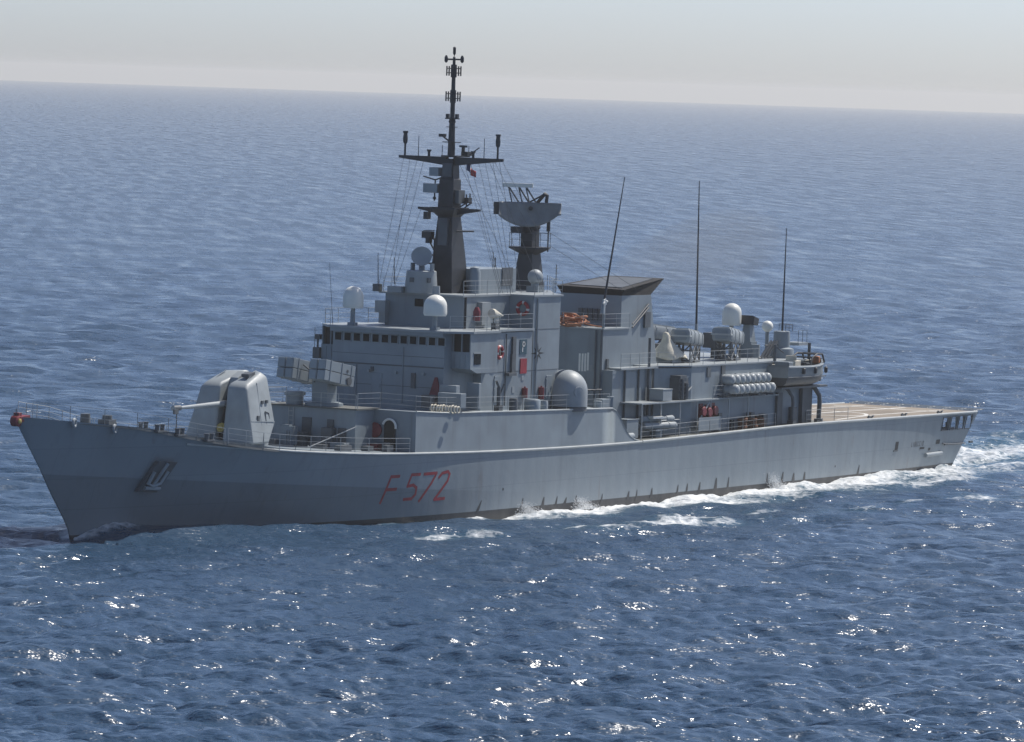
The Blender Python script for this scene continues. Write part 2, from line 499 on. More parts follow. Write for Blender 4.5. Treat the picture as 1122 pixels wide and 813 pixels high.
    ro = n.new("ShaderNodeMix"); ro.inputs[2].default_value = SEA_ROUGH; ro.inputs[3].default_value = 0.55
    # gusts: streaks of rougher and calmer water lying along the wind
    gu = noise(1.0, 5, 0.6, (0.030, 0.30, 1))
    gm = n.new("ShaderNodeMapRange"); gm.inputs[1].default_value = 0.32; gm.inputs[2].default_value = 0.68
    gm.inputs[3].default_value = SEA_ROUGH-0.10; gm.inputs[4].default_value = SEA_ROUGH+0.13
    l.new(gu.outputs[0], gm.inputs[0]); l.new(gm.outputs[0], ro.inputs[2])
    l.new(mm.outputs[0], ro.inputs[0]); l.new(ro.outputs[0], b.inputs["Roughness"])
    b.inputs["IOR"].default_value = 1.333
    me.materials.append(m)
    tag(o, kind='structure')
    o['label'] = "deep blue choppy sea with foam and glints reaching the horizon"
    o['category'] = "sea"
    return o
SEA_HS = 0.62
SEA_COL = (0.024, 0.057, 0.106)
SEA_ROUGH = 0.235
BUMP = (3.2, 0.36, 0.04)
build_sea()

# ------------------------------------------------------------------ the frigate
ship = thing("frigate", "grey naval frigate with red F 572 on its bow steaming across the sea", "warship", (0,0,0))

def build_hull():
    US = sorted(set([0,0.003,0.007,0.012]+[i/90 for i in range(1, 91)]))
    NV = 16
    ZL = -2.5
    vs_ = []; fs = []
    nu = len(US)
    for sgn in (-1, 1):
        for u in US:
            xt = -0.15+u*122.85
            for k in range(NV+1):
                z = ZL+(k/NV)*(sheer(xt)-ZL)
                xs, xe = stem_x(z), tran_x(z)
                x = xs+u*(xe-xs)
                vs_.append((x, sgn*hull_b(x, z) if u > 0 else sgn*0.05, z))
    def id_(s, i, k): return s*nu*(NV+1)+i*(NV+1)+k
    for i in range(nu-1):
        for k in range(NV):
            fs.append((id_(0,i,k), id_(0,i+1,k), id_(0,i+1,k+1), id_(0,i,k+1)))
            fs.append((id_(1,i,k), id_(1,i,k+1), id_(1,i+1,k+1), id_(1,i+1,k)))
        fs.append((id_(0,i,NV), id_(0,i+1,NV), id_(1,i+1,NV), id_(1,i,NV)))
        fs.append((id_(0,i,0), id_(1,i,0), id_(1,i+1,0), id_(0,i+1,0)))
    for k in range(NV):
        fs.append((id_(0,0,k), id_(0,0,k+1), id_(1,0,k+1), id_(1,0,k)))
        fs.append((id_(0,nu-1,k), id_(1,nu-1,k), id_(1,nu-1,k+1), id_(0,nu-1,k+1)))
    mb = MB(); mb.add(vs_, fs)
    # hull paint: grey topsides, dark band at the waterline, a darker lower band forward
    m = paint("hull_grey", G, 0.42, 0.10, 0.18, 0.42, stain=(0.15,0.165,0.175), bump=0.22)
    n, l = m.node_tree.nodes, m.node_tree.links
    b = n["Principled BSDF"]
    src = b.inputs["Base Color"].links[0].from_socket
    tc = n.new("ShaderNodeTexCoord"); sp = n.new("ShaderNodeSeparateXYZ")
    l.new(tc.outputs["Object"], sp.inputs[0])
    def rng(sock, a, b_):
        q = n.new("ShaderNodeMapRange"); q.inputs[1].default_value = a; q.inputs[2].default_value = b_
        l.new(sock, q.inputs[0]); return q.outputs[0]
    # z limit of the darker band falls slowly aft: z + 0.055*x < 4.3
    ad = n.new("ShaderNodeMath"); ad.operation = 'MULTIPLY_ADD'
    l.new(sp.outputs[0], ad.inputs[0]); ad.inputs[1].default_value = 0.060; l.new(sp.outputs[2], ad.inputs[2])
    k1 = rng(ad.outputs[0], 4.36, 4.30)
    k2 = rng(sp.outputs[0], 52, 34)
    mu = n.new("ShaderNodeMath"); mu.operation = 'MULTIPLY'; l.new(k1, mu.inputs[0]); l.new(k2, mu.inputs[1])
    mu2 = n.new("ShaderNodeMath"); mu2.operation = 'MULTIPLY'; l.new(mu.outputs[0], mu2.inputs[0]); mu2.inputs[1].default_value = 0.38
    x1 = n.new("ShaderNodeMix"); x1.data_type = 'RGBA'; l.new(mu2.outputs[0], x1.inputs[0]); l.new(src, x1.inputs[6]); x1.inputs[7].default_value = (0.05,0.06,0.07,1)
    cb = n.new("ShaderNodeCombineXYZ"); l.new(sp.outputs[0], cb.inputs[0]); l.new(sp.outputs[2], cb.inputs[1])
    br = n.new("ShaderNodeTexBrick"); br.inputs["Scale"].default_value = 1.0; br.inputs["Brick Width"].default_value = 7.0; br.inputs["Row Height"].default_value = 1.9
    br.inputs["Mortar Size"].default_value = 0.035; br.inputs["Mortar Smooth"].default_value = 0.6
    br.inputs["Color1"].default_value = (1,1,1,1); br.inputs["Color2"].default_value = (.93,.93,.93,1); br.inputs["Mortar"].default_value = (.80,.80,.80,1)
    l.new(cb.outputs[0], br.inputs["Vector"])
    xm = n.new("ShaderNodeMix"); xm.data_type = 'RGBA'; xm.blend_type = 'MULTIPLY'; xm.inputs[0].default_value = 0.75
    l.new(x1.outputs[2], xm.inputs[6]); l.new(br.outputs["Color"], xm.inputs[7])
    x1 = xm
    # rust runs below fittings
    tn = n.new("ShaderNodeTexNoise"); tn.inputs["Scale"].default_value = 1.0; tn.inputs["Detail"].default_value = 3
    mpn = n.new("ShaderNodeMapping"); mpn.inputs["Scale"].default_value = (1.1, 1.0, 0.22); l.new(tc.outputs["Object"], mpn.inputs[0]); l.new(mpn.outputs[0], tn.inputs["Vector"])
    kr = rng(tn.outputs[0], 0.67, 0.80)
    mr2 = n.new("ShaderNodeMath"); mr2.operation = 'MULTIPLY'; mr2.inputs[1].default_value = 0.45; l.new(kr, mr2.inputs[0])
    xr = n.new("ShaderNodeMix"); xr.data_type = 'RGBA'; l.new(mr2.outputs[0], xr.inputs[0]); l.new(x1.outputs[2], xr.inputs[6]); xr.inputs[7].default_value = (0.14,0.095,0.07,1)
    x1 = xr
    k3 = rng(sp.outputs[2], 0.32, 0.28)
    x2 = n.new("ShaderNodeMix"); x2.data_type = 'RGBA'; l.new(k3, x2.inputs[0]); l.new(x1.outputs[2], x2.inputs[6]); x2.inputs[7].default_value = (0.022,0.024,0.028,1)
    l.new(x2.outputs[2], b.inputs["Base Color"])
    # plating drawn in slightly between the frames
    wv = n.new("ShaderNodeTexWave"); wv.wave_type = 'BANDS'; wv.bands_direction = 'X'
    wv.inputs["Scale"].default_value = 0.20; wv.inputs["Distortion"].default_value = 2.5; wv.inputs["Detail"].default_value = 2; wv.inputs["Detail Scale"].default_value = 0.6
    l.new(tc.outputs["Object"], wv.inputs["Vector"])
    b2 = n.new("ShaderNodeBump"); b2.inputs["Strength"].default_value = 0.20; b2.inputs["Distance"].default_value = 0.035
    l.new(wv.outputs["Fac"], b2.inputs["Height"]); l.new(b.inputs["Normal"].links[0].from_socket, b2.inputs["Normal"])
    l.new(b2.outputs[0], b.inputs["Normal"])
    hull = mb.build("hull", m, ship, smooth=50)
    # mooring-deck openings cut through the port quarter
    cut = MB()
    for (x0, x1_, z0, z1) in OPEN:
        yb = hull_b((x0+x1_)/2, (z0+z1)/2)
        cut.box(x0, x1_, -yb-1, -yb+.5, z0, z1)
    c1 = cut.build("cutter", M['black'])
    c2 = MB(); yb = hull_b(119, 3.45); c2.box(116.0, 123.6, -yb+.14, -yb+3.0, 2.93, 4.0)
    co = c2.build("cutter", M['black'])
    bm1 = hull.modifiers.new("cut1", 'BOOLEAN'); bm1.object = c1; bm1.operation = 'DIFFERENCE'; bm1.solver = 'EXACT'
    bm = hull.modifiers.new("cut", 'BOOLEAN'); bm.object = co; bm.operation = 'DIFFERENCE'; bm.solver = 'EXACT'
    dg = bpy.context.evaluated_depsgraph_get()
    me2 = bpy.data.meshes.new_from_object(hull.evaluated_get(dg))
    hull.modifiers.clear(); hull.data = me2
    me2.name = "hull"
    bpy.data.objects.remove(co); bpy.data.objects.remove(c1)
    return hull
OPEN = [(116.15,117.5,2.95,3.98),(117.75,119.0,2.95,3.98),(119.25,120.3,2.95,3.98),(120.65,121.75,2.95,3.98)]
hull = build_hull()

def part(mb, name, mat, smooth=None, parent=None, label=None, bevel=None):
    return mb.build(name, M[mat] if isinstance(mat, str) else mat, parent or ship, smooth, label, bevel)

# main deck coating (forward) and flight deck (aft) as thin sheets above the hull top
def deck_sheet(name, x0, x1, mat, inset=0.12, dz=0.03, step=2.0):
    mb = MB(); n = int((x1-x0)/step)+1
    pts = []
    for i in range(n+1):
        x = x0+(x1-x0)*i/n
        w = max(0.03, smooth_tab(DECKB, x)-inset)
        pts.append((x, w, sheer(x)))
    vs_ = []; fs = []
    for x, w, z in pts:
        vs_ += [(x,-w,z+dz),(x,w,z+dz),(x,-w,z-0.1),(x,w,z-0.1)]
    for i in range(n):
        a = 4*i; c = a+4
        fs += [(a,c,c+1,a+1),(a+2,c+2,c,a),(a+1,c+1,c+3,a+3)]
    fs += [(0,1,3,2),(4*n,4*n+2,4*n+3,4*n+1)]
    mb.add(vs_, fs)
    return part(mb, name, mat)
foredeck = deck_sheet("foredeck", 0.6, 40, 'deck')
deck_sheet("main_deck", 62, 96.5, 'deckdark')
flight = deck_sheet("flight_deck", 96.55, 122.5, 'flight', inset=0.1)

def deck_mark(pts, w):
    mb = MB()
    for a, b in zip(pts, pts[1:]):
        a = Vector((a[0], a[1], sheer(a[0])+0.034)); b = Vector((b[0], b[1], sheer(b[0])+0.034))
        d = (b-a).normalized(); s_ = Vector((-d.y, d.x, 0))*w/2
        n = max(1, int((b-a).length/2))
        for i in range(n):
            p = a.lerp(b, i/n); q = a.lerp(b, (i+1)/n)
            p.z = sheer(p.x)+0.034; q.z = sheer(q.x)+0.034
            mb.add([p-s_, q-s_, q+s_, p+s_], [(0,1,2,3)])
    part(mb, "deck_marking", 'mark', parent=flight)
deck_mark([(98,0),(121.5,0)], 0.35)
deck_mark([(99,-5.2),(108,-3.6),(121,-3.3)], 0.3)
deck_mark([(99,5.2),(108,3.6),(121,3.3)], 0.3)
deck_mark([(107+3.4*math.cos(2*PI*i/24), 3.4*math.sin(2*PI*i/24)) for i in range(25)], 0.3)
deck_mark([(118.5,-4.8),(118.5,4.8)], 0.35)

# half-round strip on the deck edge, its sunlit brightness painted as pale grey
def strake(x0, x1, off=0.03, r=0.085, dz=0.0):
    for sgn in (-1, 1):
        mb = MB(); n = int((x1-x0)/1.5)
        pts = []
        for i in range(n+1):
            x = x0+(x1-x0)*i/n
            z = sheer(x)+dz
            pts.append((x, sgn*(hull_b(x, z)+off), z))
        mb.tube(pts, r, 8)
        part(mb, "sunlit_edge_strip", 'edge', 60, parent=hull)
strake(20.2, 36.0); strake(36.0, 66.5); strake(66.6, 122.3, r=0.10)
# raised knuckle under the gun deck, sunlight on it painted pale
for sgn in (-1, 1):
    mb = MB()
    kp = [(12.6,5.82),(14.5,5.66),(16.5,5.50),(18.5,5.37),(20.2,5.27)]
    mb.tube([(x, sgn*(hull_b(x, z)+0.02), z) for x, z in kp], 0.07, 8)
    part(mb, "sunlit_edge_strip", 'edge', 60, parent=hull)

# pennant number, strokes lying on the plating
def stroke_mesh(lines, w, surf):
    mb = MB()
    for ln in lines:
        P = [Vector(surf(*q)) for q in ln]
        # resample
        Q = [P[0]]
        for a, b in zip(P, P[1:]):
            n = max(1, int((b-a).length/0.3))
            Q += [a.lerp(b, i/n) for i in range(1, n+1)]
        for a, b in zip(Q, Q[1:]):
            d = (b-a).normalized(); nrm = Vector((0,-1,0)); s_ = d.cross(nrm).normalized()*w/2
            e = d*w*0.35
            q = [a-e-s_, b+e-s_, b+e+s_, a-e+s_]
            q = [Vector(surf(v.x, v.z)) for v in q]
            mb.add(q, [(0,1,2,3)])
    return mb
hs = lambda x, z: port(x, z, 0.012)
def xz(*pts): return [(p_[0], p_[2]) for p_ in pts]
NUM = dict(
    F=[xz((33.09,-5.62,1.34), (33.63,-6.06,3.03), (34.58,-6.11,3.03)), xz((33.39,-5.86,2.19), (34.50,-5.94,2.19))],
    five=[xz((37.01,-6.22,3.06), (36.02,-6.18,3.06), (35.73,-6.04,2.32), (36.37,-6.09,2.38), (36.82,-6.08,2.18), (36.82,-6.01,1.76), (36.44,-5.94,1.48), (35.58,-5.88,1.47))],
    seven=[xz((37.50,-6.24,3.05), (39.01,-6.28,3.06), (38.53,-6.20,2.44), (37.36,-5.97,1.29))],
    two=[xz((39.35,-6.26,2.76), (39.69,-6.30,3.02), (40.38,-6.32,3.10), (40.63,-6.31,2.92), (40.45,-6.27,2.49), (39.11,-6.09,1.32), (40.28,-6.16,1.34))])
for k, v in NUM.items():
    part(stroke_mesh(v, 0.20, hs), "pennant_character", 'darkred', parent=hull, label={'F':"letter F",'five':"figure 5",'seven':"figure 7",'two':"figure 2"}[k])
# ship's name by the quarter
def letters(txt, x0, z0, hgt, wid, gap, w, surf):
    GL = {'L':[[(0,1),(0,0),(.8,0)]],'I':[[(.4,0),(.4,1)]],'B':[[(0,0),(0,1),(.7,1),(.7,.5),(0,.5)],[(.7,.5),(.8,0),(0,0)]],
          'E':[[(.8,1),(0,1),(0,0),(.8,0)],[(0,.5),(.6,.5)]],'C':[[(.8,1),(0,1),(0,0),(.8,0)]],'O':[[(0,0),(0,1),(.8,1),(.8,0),(0,0)]]}
    L_ = []
    for i, ch in enumerate(txt):
        for ln in GL[ch]:
            L_.append([(x0+i*(wid+gap)+a*wid, z0+b*hgt) for a, b in ln])
    return stroke_mesh(L_, w, surf)
part(letters("LIBECCIO", 110.9, 1.95, 0.30, 0.20, 0.10, 0.06, hs), "ship_name", 'mid', parent=hull)

# discharge streaks and vent plates just above the water
for (a, b, c, e) in ((522.4,561.2,527.5,548.3),(570.4,561,573,545.6),(594,556,596,544.5),(608.6,553.5,610.6,543.6),(618,553,620.5,545),(629.5,558,631.5,543),(658,553,660,541),(687.5,547.5,689,538),(696.5,549,698,536.5),(713.2,545.5,714.4,534.6),(741.6,541.6,743,531),(752,538.4,753.4,529.6),(765.5,538.4,767,528),(783.4,536,785,523.6),(797,535,798.6,522.6),(839,537,841,518.6),(856,530.6,858,517),(868.6,528.4,869.8,518),(880.6,526.8,881.8,517),(939.4,519.6,941.6,509.4)):
    pass
for (lo, hi) in (((44.44,-6.25,0.24),(44.92,-6.29,1.00)),((50.10,-6.35,-0.02),(50.31,-6.37,0.91)),((52.94,-6.39,0.15),(53.12,-6.40,0.85)),((54.73,-6.40,0.22),(54.93,-6.41,0.82)),((55.90,-6.41,0.20),(56.18,-6.41,0.68)),((57.44,-6.38,-0.19),(57.55,-6.42,0.74)),((61.01,-6.41,-0.05),(61.20,-6.42,0.69)),((64.83,-6.42,0.12),(64.98,-6.42,0.71)),((66.04,-6.41,-0.04),(66.16,-6.42,0.75)),((68.24,-6.41,0.08),(68.34,-6.41,0.77)),((72.08,-6.39,0.15),(72.20,-6.40,0.82)),((73.49,-6.39,0.29),(73.62,-6.40,0.85)),((75.36,-6.38,0.20),(75.50,-6.39,0.87)),((77.85,-6.37,0.25),(77.98,-6.38,1.04)),((79.76,-6.36,0.22),(79.90,-6.37,1.03)),((85.93,-6.26,-0.19),(85.99,-6.33,1.02)),((88.33,-6.27,0.12),(88.50,-6.30,1.02)),((90.21,-6.25,0.18),(90.28,-6.27,0.87)),((92.03,-6.22,0.21),(92.10,-6.24,0.86)),((101.38,-5.95,0.27),(101.58,-5.99,0.95))):
    mb = MB()
    w = random.uniform(0.10, 0.20)
    vs_ = []
    for t in (0, 0.3, 0.6, 0.85, 1.0):
        x = lo[0]+(hi[0]-lo[0])*t; z = lo[2]+(hi[2]-lo[2])*t
        ww = w*(1-0.75*t**1.5)*1.3
        vs_ += [port(x-ww, z, 0.014), port(x+ww, z, 0.014)]
    mb.add(vs_, [(2*i, 2*i+1, 2*i+3, 2*i+2) for i in range(4)])
    part(mb, "discharge_stain", 'boot', parent=hull)
# small openings and fittings on the quarter
def on_hull_patch(p0, name, w, h, mat, off=0.015, thick=0.0):
    x, y, z = p0
    mb = MB()
    a = [port(x-w/2, z-h/2, off), port(x+w/2, z-h/2, off), port(x+w/2, z+h/2, off), port(x-w/2, z+h/2, off)]
    if thick:
        b = [(q[0], q[1]+thick+off+0.05, q[2]) for q in a]
        mb.add(a+b, [(0,1,2,3),(1,0,4,5),(2,1,5,6),(3,2,6,7),(0,3,7,4)])
    else:
        mb.add(a, [(0,1,2,3)])
    return part(mb, name, mat, parent=hull)
on_hull_patch((108.12,-5.84,2.12), "side_port", 0.55, 0.62, 'black')
on_hull_patch((107.99,-5.80,1.74), "side_port", 0.75, 0.10, 'mid', 0.05, 0.05)
on_hull_patch((115.96,-5.52,2.11), "side_port", 0.75, 0.34, 'black')
on_hull_patch((113.02,-5.59,1.74), "vent_grille", 0.9, 0.16, 'black')
on_hull_patch((114.51,-5.50,1.60), "vent_grille", 0.4, 0.2, 'black')
on_hull_patch((97.22,-6.14,1.04), "side_port", 0.14, 0.14, 'black')
on_hull_patch((47.60,-6.36,1.62), "side_port", 0.16, 0.16, 'black')
mb = MB(); a, b = (113.73,-5.47,1.16), (116.88,-5.31,1.20)
mb.cyl((a[0], a[1]-0.12, a[2]), (b[0], b[1]-0.12, b[2]), 0.17, 0.15, 10)
part(mb, "boom_stowage", 'light', 40, parent=hull)
mb = MB(); a, b = (116.86,-5.44,1.93), (121.26,-5.22,1.81)
mb.tube([(a[0],a[1]-.1,a[2]),((a[0]+b[0])/2,(a[1]+b[1])/2-.14,(a[2]+b[2])/2-.08),(b[0],b[1]-.1,b[2])], 0.05)
mb.cbox((a[0]+.5,a[1]-.12,a[2]-.08),(.5,.12,.14))
mb.cbox((b[0]+1.0,b[1]-.12,b[2]+.05),(.55,.14,.16))
part(mb, "mooring_boom", 'mid', parent=hull)
# inner mooring deck: dark back wall and bitts seen through the openings
for (x0, x1_, z0, z1) in OPEN[:3]:
    mb = MB()
    yb = hull_b((x0+x1_)/2, 3.4)
    mb.cyl((x0+.45, -yb+1.0, z0-.02), (x0+.45, -yb+1.0, z0+.55), 0.14, 0.16, 10)
    mb.cyl((x0+.85, -yb+1.3, z0-.02), (x0+.85, -yb+1.3, z0+.45), 0.14, 0.16, 10)
    mb.box(x0+.2, x0+1.1, -yb+.8, -yb+1.5, z0-.06, z0+.06)
    part(mb, "mooring_bitt", 'mid', 40, parent=hull)
# opening rims
for (x0, x1_, z0, z1) in OPEN:
    mb = MB()
    q = [port(x0, z0, .02), port(x1_, z0, .02), port(x1_, z1, .02), port(x0, z1, .02), port(x0, z0, .02)]
    mb.tube(q, 0.035, 6)
    part(mb, "opening_rim", 'mid', parent=hull)
# folded safety net frame sticking out over the stern
mb = MB()
for y in np.linspace(-5.4, 5.4, 9):
    mb.tube([(122.5,y,4.25),(124.0,y,4.32)], 0.035)
for x in (122.7, 123.35, 124.0):
    mb.tube([(x,-5.5,4.27+.05*(x-122.5)),(x,5.5,4.27+.05*(x-122.5))], 0.03)
part(mb, "safety_net_frame", 'steel')
# folded-down net stanchions along the flight deck
for p_ in ((94.11,-6.30,4.33), (102.93,-6.20,4.39), (108.89,-6.10,4.41), (115.54,-5.90,4.39)):
    mb = MB(); x = p_[0]; z = sheer(x); y = -smooth_tab(DECKB, x)+0.15
    mb.cbox((x, y, z+.16), (0.7,.12,.12)); mb.cbox((x+.3, y-.1, z+.24), (0.5,.1,.1), .3); mb.cyl((x-.2,y,z),(x-.2,y,z+.3),.06)
    part(mb, "deck_edge_fitting", 'mid')

# anchor in its housing
ax_, ay_, az_ = (11.24,-2.47,3.84)
mb = MB()
def hp(x, z, off): return port(x, z, off)
fr = [(ax_-1.0, az_-.95), (ax_+.55, az_-1.05), (ax_+1.15, az_+.85), (ax_-.35, az_+.95)]
mb.add([hp(x,z,.02) for x,z in fr]+[hp(x,z,.30) for x,z in fr], [(4,5,6,7),(0,1,5,4),(1,2,6,5),(2,3,7,6),(3,0,4,7)])
part(mb, "anchor_housing", 'mid', parent=hull)
mb = MB()
sh = [(ax_+.35, az_+.8), (ax_-.1, az_-.55)]
mb.tube([hp(sh[0][0], sh[0][1], .38), hp(sh[1][0], sh[1][1], .42)], 0.11, 8)
for s_ in (-1, 1):
    mb.tube([hp(ax_-.1, az_-.62, .44), hp(ax_-.1+s_*.48, az_-.45, .44), hp(ax_+.08+s_*.52, az_+.3, .42)], 0.12, 8)
mb.tube([hp(ax_-.7, az_-.72, .42), hp(ax_+.5, az_-.78, .42)], 0.13, 8)
part(mb, "anchor", 'light', 40, parent=hull)
# fairleads
for p_ in ((3.63,-1.70,7.30), (6.61,-2.62,6.89)):
    mb = MB(); x, y, z = p_
    mb.ring((x, y-.06, z), (0.25,-1,0), 0.22, 0.10, 16, 8)
    part(mb, "fairlead", 'light', 40)
# stem head fairlead under a red cover with a yellow roller
mb = MB()
mb.lathe((0.05,-0.26,7.45), (0,1,0), [(0,.24),(.05,.33),(.47,.33),(.52,.24)], 20)
mb.cbox((.6,0,7.58), (1.0,.6,.32), 0, -.08)
mb.cbox((.2,0,7.84), (.3,.4,.2))
part(mb, "stem_fairlead", 'red', 40)
mb = MB(); mb.lathe((0.05,-0.33,7.45), (0,1,0), [(0,.10),(.03,.16),(.09,.16)], 16)
part(mb, "roller", 'yellow', 40)
mb = MB(); mb.tube([(.05,0,7.7),(.05,0,8.2)], .03)
part(mb, "jackstaff_socket", 'mid')

# ------------------------------------------------------------------ railings
def rail(pts, h=1.0, sp=1.5, wires=3, name="railing", mat='steel', r=0.018):
    mb = MB(); P = [Vector(q) for q in pts]
    for a, b in zip(P, P[1:]):
        L = (b-a).length; n = max(1, round(L/sp))
        for i in range(n+1):
            q = a.lerp(b, i/n)
            mb.tube([q, q+Vector((0,0,h))], r*1.15, 5)
        for k in range(wires):
            zz = Vector((0,0,h*(k+1)/wires))
            mb.tube([a+zz, b+zz], r*(1.0 if k == wires-1 else .6), 4)
    return part(mb, name, mat)
def edge_pts(x0, x1, step, inset=0.15, sgn=-1):
    n = max(1, int((x1-x0)/step)); out = []
    for i in range(n+1):
        x = x0+(x1-x0)*i/n
        out.append((x, sgn*(smooth_tab(DECKB, x)-inset), sheer(x)))
    return out
for sgn in (-1, 1):
    rail(edge_pts(1.0, 15.5, 2.2, .12, sgn), 0.95, 2.2)
    rail(edge_pts(15.8, 35.5, 3, .12, sgn), 1.0, 2.0)
    rail(edge_pts(66.6, 87, 3, .12, sgn), 1.0, 2.0)
    rail(edge_pts(92, 99, 2, .12, sgn), 1.0, 1.8)

# ------------------------------------------------------------------ foredeck gear
mb = MB()
mb.box(8.2, 9.0, -1.2, -.4, 6.7, 7.3); mb.cyl((8.6,-.8,6.7),(8.6,-.8,7.55),.35,.3)
part(mb, "capstan", 'mid', 40)
mb = MB(); mb.cyl((8.6,.8,6.7),(8.6,.8,7.55),.35,.3)
part(mb, "capstan", 'mid', 40)
for p_ in ((9.26,-3.20,6.91), (10.02,-3.90,6.73), (11.65,-4.30,6.58), (14.03,-4.90,6.08)):
    x, y, z = p_; z = sheer(x); mb = MB()
    for d in (-.28, .28):
        mb.cyl((x+d, y+.2, z-.02), (x+d, y+.2, z+.42), .14, .14, 10); mb.cyl((x+d, y+.2, z+.40), (x+d, y+.2, z+.48), .18, .18, 10)
    mb.cbox((x, y+.2, z+.05), (.95, .4, .1))
    part(mb, "bollard", 'mid', 40)
mb = MB(); x, y, z = (12.01,-3.60,6.53)
z = sheer(x)
mb.tube([(x,y,z),(x,y,z+1.55)], .035); mb.cbox((x-.1,y,z+1.5),(.45,.12,.3))
part(mb, "deck_lamp_post", 'mid')
# breakwater-like white-topped gun deck lip, port and starboard
for sgn in (-1, 1):
    mb = MB()
    mb.hexa([(12.0,sgn*3.9,sheer(12)),(19.6,sgn*5.2,sheer(19.6)),(19.6,sgn*4.9,sheer(19.6)),(12.0,sgn*3.6,sheer(12))][::(1 if sgn<0 else -1)],
            [(12.0,sgn*3.9,sheer(12)+.14),(19.6,sgn*5.2,sheer(19.6)+.14),(19.6,sgn*4.9,sheer(19.6)+.14),(12.0,sgn*3.6,sheer(12)+.14)][::(1 if sgn<0 else -1)])
    part(mb, "deck_coaming", 'light')

# gun turret
def turret():
    root = MB()
    gx, gz = 24.6, 5.02
    root.lathe((gx,0,gz-.4), (0,0,1), [(0,2.0),(.75,2.0),(.8,1.9)], 32)
    t = part(root, "gun_turret", 'light', 40)
    def sec(f, zb, zt, wb, wt):
        return f, zb, zt, wb, wt
    # shield: left and right cheeks with a slot between for the barrel
    z0, z1 = gz+.28, 9.05
    for sgn in (-1, 1):
        mb = MB()
        yi = sgn*0.28
        # corner points (x, y, z) front-bottom, front-top, back-top ...
        A = [(22.55, sgn*2.15, z0), (22.9, sgn*2.22, z0+.9), (23.05, sgn*1.78, z1-.35), (23.35, sgn*1.55, z1)]
        Bk = [(24.7, sgn*2.35, z0), (25.5, sgn*2.25, z0+1.25), (25.35, sgn*1.66, 9.45), (25.0, sgn*1.30, 9.78)]
        Ai = [(22.55, yi, z0), (22.9, yi, z0+.9), (23.05, yi, z1-.35), (23.35, yi, z1)]
        Bi = [(25.9, yi, z0), (27.0, yi, z0+1.25), (26.5, yi, 9.5), (26.2, yi, 9.82)]
        # shift outline to match: front face leans back
        A = [(22.35, sgn*2.62, z0), (22.60, sgn*2.15, z0+1.7), (22.85, sgn*1.72, z1-.25), (23.2, sgn*1.52, z1+.05)]
        Ai = [(a[0], yi, a[2]) for a in A]
        V = A+Bk+Ai+Bi
        F = [(0,4,5,1),(1,5,6,2),(2,6,7,3), (8,9,13,12),(9,10,14,13),(10,11,15,14), (3,7,15,11), (0,8,12,4),
             (0,1,9,8),(1,2,10,9),(2,3,11,10), (4,12,13,5),(5,13,14,6),(6,14,15,7)]
        if sgn > 0: F = [q[::-1] for q in F]
        mb.add(V, F)
        part(mb, "gun_shield", 'shield', 60, parent=t, bevel=0.16)
    mb = MB()   # rear of the shield between the cheeks
    mb.yprism([(23.9,z0),(24.65,z0),(25.45,z0+1.25),(25.3,9.41),(24.95,9.74),(24.1,9.36),(23.8,8.6)], -.29, .29)
    part(mb, "shield_back", 'shield', parent=t)
    mb = MB(); mb.yprism([(22.9,z0+.3),(24.3,z0+.3),(24.3,8.6),(23.7,8.2)], -.27, .27)
    part(mb, "gun_cradle", 'black', parent=t)
    mb = MB(); mb.lathe((23.2,0,7.75), (-1,0,-.02), [(0,.19),(1.4,.175),(3.6,.135),(5.35,.105),(5.37,.16),(6.1,.16),(6.12,.08)], 16)
    part(mb, "gun_barrel", 'light', 40, parent=t)
    mb = MB(); mb.lathe((17.88,0,7.65), (-1,0,-.02), [(0,.17),(.75,.17),(.78,.09)], 16)
    part(mb, "muzzle_cover", 'mid', 40, parent=t)
    mb = MB(); mb.ring((22.72,0,6.25), (1,0,-.4), .22, .10, 16, 8); mb.ball((22.72,0,6.25), .20)
    part(mb, "cartridge_chute", 'yellow', 40, parent=t)
    for sgn in (-1, 1):
        mb = MB(); mb.tube([(23.9,sgn*2.46,z0+.15),(23.9,sgn*2.24,z0+1.3),(24.05,sgn*1.70,9.1)], .022, 5); part(mb, "shield_seam", 'grey', parent=t)
        mb = MB(); mb.tube([(22.75,sgn*2.22,z0+1.45),(24.2,sgn*2.24,z0+1.4),(25.4,sgn*2.26,z0+1.35)], .022, 5); part(mb, "shield_seam", 'grey', parent=t)
        mb = MB(); mb.tube([(23.6,sgn*1.2,9.16),(24.1,sgn*1.15,9.46),(24.8,sgn*1.1,9.75)], .04, 5); part(mb, "roof_rail", 'grey', parent=t)
    mb = MB(); mb.cbox((24.3,-.9,9.58), (.75,.55,.22), 0, -.16)
    part(mb, "sight_hood", 'mid', parent=t)
    for p_ in ((24.3,8.0),(24.8,8.02)):
        mb = MB(); mb.cbox((p_[0], -2.02, p_[1]-.1), (.2,.12,.2))
        part(mb, "side_vent", 'mid', parent=t)
    mb = MB(); mb.tube([(24.5,-2.12,7.3),(24.9,-2.12,7.2),(25.0,-2.2,6.4)], .04); mb.tube([(24.5,-2.12,7.3),(24.5,-2.26,6.3)], .04); mb.cbox((23.6,-2.14,6.9),(.22,.2,.36))
    part(mb, "hatch_handle", 'mid', parent=t)
turret()

